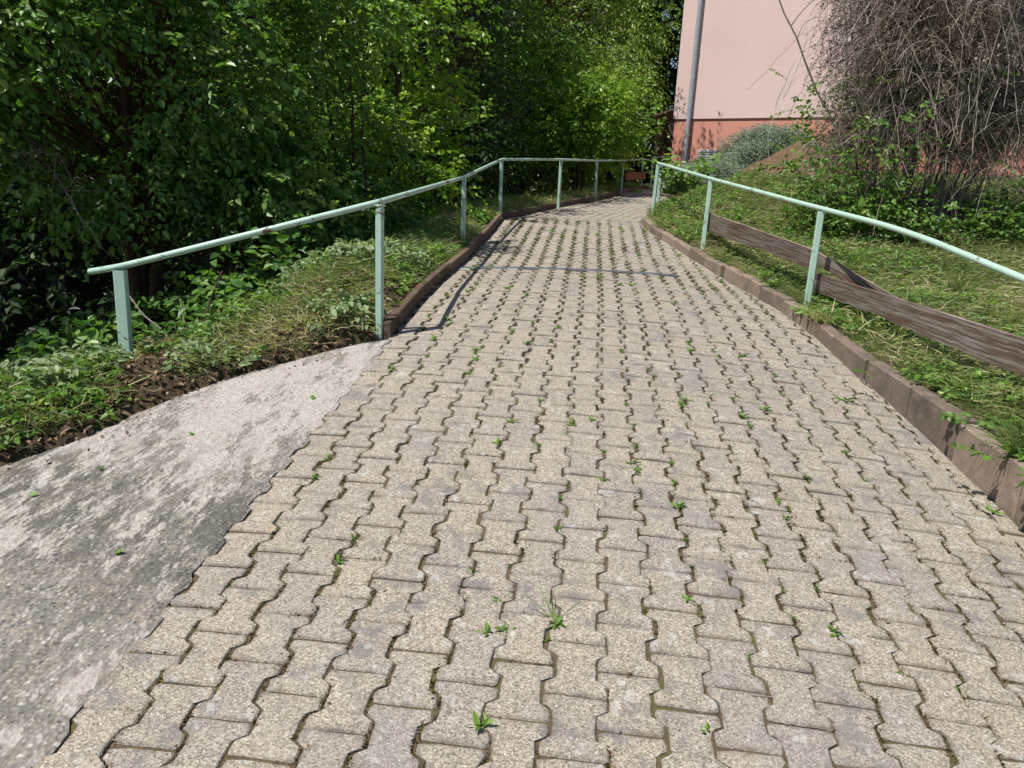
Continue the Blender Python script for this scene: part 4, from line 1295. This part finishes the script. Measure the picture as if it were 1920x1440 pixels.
# ---------------------------------------------------------------- planted things on the right bank
def bush_arcs(rs, root, d, L, droop, M_=8, wob=.04):
    N = len(root)
    t = np.linspace(0, 1, M_)
    pl = root[:, None] + d[:, None] * (L[:, None] * t)[..., None] + np.array([0, 0, -1.]) * (np.asarray(droop).reshape(-1, 1) * L[:, None] * t ** 2.2)[..., None]
    pl += np.cumsum(rs.normal(0, 1, pl.shape), 1) * (wob * L[:, None, None] / M_) * t[None, :, None]
    return pl
def twiggy_bush():
    rs = np.random.default_rng(101)
    bx, by_ = 3.38, 8.6
    base = np.array([bx, by_, float(ground_z(bx, by_)) - .05])
    root = empty('twiggy_bush', base)
    tag(root, 'large tangled bush of bare grey arching twigs in front of the house', 'bush')
    br, tw, dl = MB(), MB(), MB()
    n = 34
    a = rs.uniform(0, 6.28, n); r0 = rs.uniform(.05, .6, n)
    r_ = base + np.c_[np.cos(a) * r0, np.sin(a) * r0 * .8, np.zeros(n)]
    d = nrm(np.c_[np.cos(a) * .26, np.sin(a) * .24, np.ones(n)] + rs.normal(0, .1, (n, 3)))
    Ls = rs.uniform(2.6, 4.6, n)
    main = bush_arcs(rs, r_, d, Ls, rs.uniform(.0, .12, n), 12, .12)
    br.tubes(main, .015 * np.linspace(1, .3, 12)[None] * rs.uniform(.5, 1.2, (n, 1)), 6)
    # second order: long arching canes
    def branch(src, count, Lr, up, dr, wob, M_=9):
        i = rs.integers(0, len(src), count)
        f = rs.uniform(.12, 1, count) ** .8 * (src.shape[1] - 1.001)
        k0 = f.astype(int)
        w = (f - k0)[:, None]
        p = src[i, k0] * (1 - w) + src[i, k0 + 1] * w
        aa = rs.uniform(0, 6.28, count)
        out = nrm((p - base) * np.array([1, 1, 0]) + 1e-3)
        dd = nrm(np.c_[np.cos(aa), np.sin(aa), rs.uniform(*up, count)] * .9 + out * .55)
        L = rs.uniform(*Lr, count)
        pl = bush_arcs(rs, p, dd, L, rs.uniform(*dr, count), M_, wob)
        lim = (.98 + .48 * vn1(np.arctan2(pl[:, -1, 1] - by_, pl[:, -1, 0] - bx) * 3 + 9, pl[:, -1, 2] * 1.5)) * (1 + .12 * (rs.random(count) < .06) * 5 * rs.random(count))
        rad_ = np.hypot(pl[:, -1, 0] - bx, (pl[:, -1, 1] - by_) * 1.1)
        return pl[(rad_ < lim) & (pl[:, :, 2].min(1) > base[2] - .05)]
    b2 = branch(main, 950, (.45, 1.25), (.2, 1.4), (.35, 1.0), .14)
    tw.tubes(b2, .0046 * np.linspace(1, .3, 9)[None] * rs.uniform(.6, 1.3, (len(b2), 1)), 3, rs.random(len(b2)))
    b3 = branch(b2, 7600, (.2, .6), (-.4, .7), (.3, 1.1), .16, 5)
    tw.tubes(b3, .0031 * np.linspace(1, .4, 5)[None] * rs.uniform(.6, 1.3, (len(b3), 1)), 3, rs.random(len(b3)) ** 1.3)
    b4 = branch(b3, 14500, (.07, .24), (-.8, .5), (.2, .9), .15, 3)
    tw.tubes(b4, .0019 * np.linspace(1, .5, 3)[None], 3, rs.random(len(b4)) ** 1.6)
    # hanging withered strands low in the bush
    h = rs.integers(0, len(b2), 700)
    p = b2[h, rs.integers(4, 9, 700)]
    hang = bush_arcs(rs, p, nrm(np.c_[rs.normal(0, .3, (700, 2)), -np.ones(700)]), rs.uniform(.4, 1.1, 700), np.zeros(700), 7, .2)
    tw.tubes(hang, .0026, 3, .5 + .5 * rs.random(len(hang)))
    # shrivelled leaves and catkins on the twigs
    m = 42000
    src = b4[rs.integers(0, len(b4), m), rs.integers(1, 3, m)]
    keep = src[:, 2] > base[2] + .8
    src = src[keep]; m = len(src)
    dl.leaves(src, np.c_[rs.normal(0, .6, (m, 2)), -np.abs(rs.normal(.5, .4, m))], rs.normal(0, 1, (m, 3)), rs.uniform(.014, .034, m), rs.uniform(.007, .015, m), np.clip(rs.normal(.4, .25, m), 0, 1), .4, .4, False)
    br.build('stem', M['twig'], root, True)
    tw.build('twig', M['twigmix'], root)
    dl.build('dry_leaf', M['drygrey'], root)
    return base
bb = twiggy_bush()
rng = np.random.default_rng(33)
def leafy_plant(name, label, cat, base, n, hgt, spread, ll, lw, mat, tint, seed, nl=7, droop=.25, group=None, stem='stem', fold=.2):
    global rng
    rng = np.random.default_rng(seed)
    root = empty(name, base)
    tag(root, label, cat, group)
    st_, lf = MB(), MB()
    a = rng.uniform(0, 6.28, n)
    d = nrm(np.c_[np.cos(a) * spread, np.sin(a) * spread, rng.uniform(.6, 1.2, n)])
    L = hgt * rng.uniform(.55, 1.1, n)
    r0 = np.array(base) + np.c_[rng.normal(0, .05 + spread * .06, (n, 2)), np.full(n, -.02)]
    sprays(lf, st_, r0, d, L, nl, ll, lw, droop, tint, .25, .8, True, .004, fold)
    if n <= 30:
        V = np.concatenate(st_.v).reshape(n, -1, 3); Fq = np.concatenate(st_.f4)[:len(np.concatenate(st_.f4)) // n]
        for v_ in V:
            link('stem', make_mesh('stem', v_, Fq, M[stem]), root)
    else:
        st_.build('stem', M[stem], root)
    lf.build('foliage', M[mat], root)
    return root
G3 = lambda x, y: np.array([x, y, float(ground_z(x, y))])
# a climbing mass of green leaves inside the bush
iv = empty('ivy', bb)
tag(iv, 'green ivy and weeds growing up through the lower left of the twiggy bush', 'ivy')
lf, tw = MB(), MB()
N = 2000
a = rng.uniform(0, 6.28, N); rr = 1.25 * rng.random(N) ** .5
hh = rng.random(N) ** 1.8 * 1.45
P = bb + np.c_[np.cos(a) * rr - .05 - .2 * hh, np.sin(a) * rr * .8 - .2, hh]
ok = vn1(P[:, 0] * 2.2 + 3, P[:, 2] * 2.2 + P[:, 1]) > .38 + .12 * hh
P = P[ok]
sprays(lf, tw, P, np.c_[rng.normal(0, .6, (len(P), 2)), rng.uniform(-.2, .8, len(P))], .25, 6, .055, .038, .35, .35, .25)
lf.build('foliage', M['weed'], iv); tag(tw.build('stem', M['stem'], iv), kind='stuff')
for px_, py_, D, n, hg, lab in ((1570, 385, 7.7, 11, .55, 'broad-leaved horseradish plant at the left foot of the twiggy bush'), (1655, 480, 7.35, 10, .62, 'tall plant with long drooping leaves below the middle of the twiggy bush'), (1880, 400, 7.4, 12, .6, 'broad-leaved plant at the right foot of the twiggy bush')):
    p = at(px_, py_, D); b_ = G3(p[0], p[1])
    leafy_plant('broad_leaf_plant', lab, 'plant', b_, n, hg, .5, .19, .062, 'weed', .35, int(px_), 4, .35)
# santolina: silver cushion built from many fine upright shoots
def cushion(name, label, c, rad, n, mat, seed):
    global rng
    rng = np.random.default_rng(seed)
    c = np.array(c)
    root = empty(name, c)
    tag(root, label, 'shrub')
    v = nrm(np.abs(rng.normal(size=(n, 3))) * np.array([1, 1, 1]) * np.where(rng.random((n, 3)) < .5, -1, 1) * np.array([1, 1, 0]) + np.c_[np.zeros((n, 2)), np.abs(rng.normal(size=n))])
    lump = .8 + .35 * vn1(v[:, 0] * 2.5 + 7, v[:, 1] * 2.5 + v[:, 2] * 2)
    P = c + v * np.array(rad) * (lump * rng.uniform(.72, 1.0, n))[:, None]
    d = v + np.array([0, 0, .8]) + rng.normal(0, .35, (n, 3))
    lf, st_ = MB(), MB()
    sprays(lf, None, P, d, rng.uniform(.09, .2, n), 6, .042, .017, .05, .5, .22, .3, False)
    for k in range(30):
        e = c + v[k] * np.array(rad) * .8
        st_.tubes(np.stack([c + (e - c) * t for t in np.linspace(0, 1, 5)])[None], np.linspace(.014, .004, 5)[None], 5)
    st_.build('stem', M['twig'], root)
    lf.build('foliage', M[mat], root)
    core = MB()
cushion('santolina_shrub', 'rounded silvery grey-green santolina shrub below the vent grille', (2.88, 13.3, 1.64), (.88, .75, .84), 9000, 'silver', 201)
cushion('santolina_shrub', 'low spreading silvery shrub between the handrail corner and the santolina', (1.85, 12.5, 1.40), (.75, .6, .42), 4200, 'silver', 202)
# hydrangea behind the corner post
hy = G3(1.28, 11.3)
leafy_plant('hydrangea', 'leafy hydrangea bush behind the right handrail corner post', 'shrub', hy + np.array([0, 0, .0]), 42, .85, .55, .12, .075, 'weed', .5, 61, 8, .2, stem='twig')
# red-brown soil heap
def heap():
    c = np.array([3.02, 11.9]); n = 70
    g = np.linspace(-1, 1, n)
    A, B = np.meshgrid(g, g)
    X, Y = c[0] + A * 1.05, c[1] + B * .9
    r_ = np.sqrt((A + .0) ** 2 + B ** 2)
    h = .60 * np.clip(1 - r_ * (1 + .12 * (vn2(X * 2, Y * 2) - .5)), 0, 1) ** .85 + (.09 * (vn1(X * 7, Y * 7) - .5) + .07 * (vn3(X * 17, Y * 17) - .5)) * np.clip(1.1 - r_, 0, 1) - .04
    Z = ground_z(X, Y) + h
    ii = np.arange(n * n).reshape(n, n)
    o = link('soil_heap', make_mesh('soil_heap', np.c_[X.ravel(), Y.ravel(), Z.ravel()], np.stack([ii[:-1, :-1], ii[:-1, 1:], ii[1:, 1:], ii[1:, :-1]], -1).reshape(-1, 4), M['heap'], smooth=True))
    tag(o, 'pointed heap of bare reddish-brown soil right of the santolina', 'soil heap')
heap()
for k, (x, y, lab) in enumerate(((2.75, 11.35, 'small weed on the near flank of the soil heap'), (3.3, 11.4, 'leafy weed on the right flank of the soil heap'), (2.45, 11.6, 'weed at the left foot of the soil heap'))):
    leafy_plant('mound_weed', lab, 'weed', G3(x, y) + np.array([0, 0, .16]), 12, .28, .9, .06, .035, 'weed', .45, 350 + k, 6, .4)
# weeds hanging over the right kerb, grass tussock, wilted plants on the left
for k, (Y, off, n, hg, ll, lab) in enumerate(((5.55, .10, 16, .17, .05, 'leafy weed clump spilling over the break in the right kerb'), (4.15, .10, 7, .12, .035, 'small creeping weed hanging over the right kerb'), (3.55, .11, 9, .14, .04, 'weed with lobed leaves on top of the right kerb'), (3.0, .14, 14, .2, .055, 'big lobed weed at the right edge of the picture behind the kerb'))):
    x = float(xr(Y)) + off
    leafy_plant('kerb_weed', lab, 'weed', (x, Y, float(kerb_top(Y))), n, hg, 1.0, ll, ll * .75, 'weed', .5, 300 + k, 5, .4)
def tussock(name, label, base, n, L, spread, seed, lean=(0, 0), mat='grass', tint=.45):
    global rng
    rng = np.random.default_rng(seed)
    mb = MB()
    d = np.c_[rng.normal(0, spread, (n, 2)) + np.array(lean), rng.uniform(.7, 1.2, n)]
    add_blades(mb, np.array(base) + np.c_[rng.normal(0, .03, (n, 2)), np.zeros(n)], d, L * rng.uniform(.5, 1.2, n), .005, np.c_[rng.normal(0, .4, (n, 2)) + np.array(lean) * .7, rng.uniform(-.9, -.2, n)], np.clip(rng.normal(tint, .2, n), 0, 1))
    return tag(mb.build(name, M[mat]), label, 'grass')
tussock('grass_tussock', 'drooping grass tuft hanging over the near end of the right kerb', (float(xr(3.15)) + .08, 3.15, float(kerb_top(3.15))), 90, .26, .35, 401, (-.5, 0), tint=.35)
tussock('grass_tussock', 'dry grass curtain over the break in the right kerb', (float(xr(5.3)) + .06, 5.3, float(kerb_top(5.3))), 140, .17, .4, 402, (-.45, -.1), tint=.7)
tussock('grass_tussock', 'upright grass tussock on the lawn below the twiggy bush', G3(2.95, 6.3), 220, .34, .28, 403, tint=.45)
LPts = [((-3.15, 4.2), 18, .30, .075, .05, 'weed', 'bramble-like plant with toothed leaves left of the leftmost post'), ((-2.02, 3.95), 26, .24, .075, .035, 'wilt', 'wilted grey-green weed drooping over the slab edge beside the leftmost post'),
        ((-2.05, 4.45), 22, .28, .06, .034, 'weed', 'leafy weed clump on the verge right of the leftmost post'), ((-1.55, 4.75), 18, .2, .05, .032, 'weed', 'low weed clump just left of the second post'), ((-1.5, 7.2), 22, .26, .06, .04, 'weed', 'nettle clump at the foot of the third post'), ((-1.55, 9.6), 20, .3, .06, .042, 'weed', 'weed clump before the railing bend'),
        ((.0, 14.45), 14, .5, .07, .05, 'weed', 'climbing weed around the sixth post of the left railing'), ((.95, 18.9), 20, .4, .08, .055, 'weed', 'weeds below the red-brown board of the far railing')]
for k, ((x, y), n, hg, ll, lw, mt, lab) in enumerate(LPts):
    leafy_plant('weed_plant', lab, 'weed', G3(x, y), n, hg, .8, ll, lw, mt, .5, 500 + k, 7, .4)
# bare dead branches in the shade of the wood
def dead_branch(label, p0, p1, n, seed):
    rs = np.random.default_rng(seed)
    mb = MB()
    p0, p1 = np.array(p0), np.array(p1)
    t = np.linspace(0, 1, 10)[:, None]
    m = p0 + (p1 - p0) * t + np.cumsum(rs.normal(0, .012, (10, 3)), 0)
    mb.tubes(m[None], np.linspace(.009, .003, 10)[None], 5)
    i = rs.integers(2, 10, n)
    pl = bush_arcs(rs, m[i], nrm(rs.normal(0, 1, (n, 3)) + np.array([0, 0, -.2])), rs.uniform(.15, .5, n), rs.uniform(0, .4, n), 6, .3)
    mb.tubes(pl, np.linspace(.004, .0015, 6)[None], 3)
    tag(mb.build('dead_branch', M['twig']), label, 'branch')
dead_branch('pale dead branches sticking out of the shade at the far left', at(60, 275, 6.6), at(165, 430, 6.0), 16, 601)
dead_branch('dead twigs at the left picture edge above the undergrowth', at(-20, 300, 6.4), at(95, 280, 6.1), 12, 602)
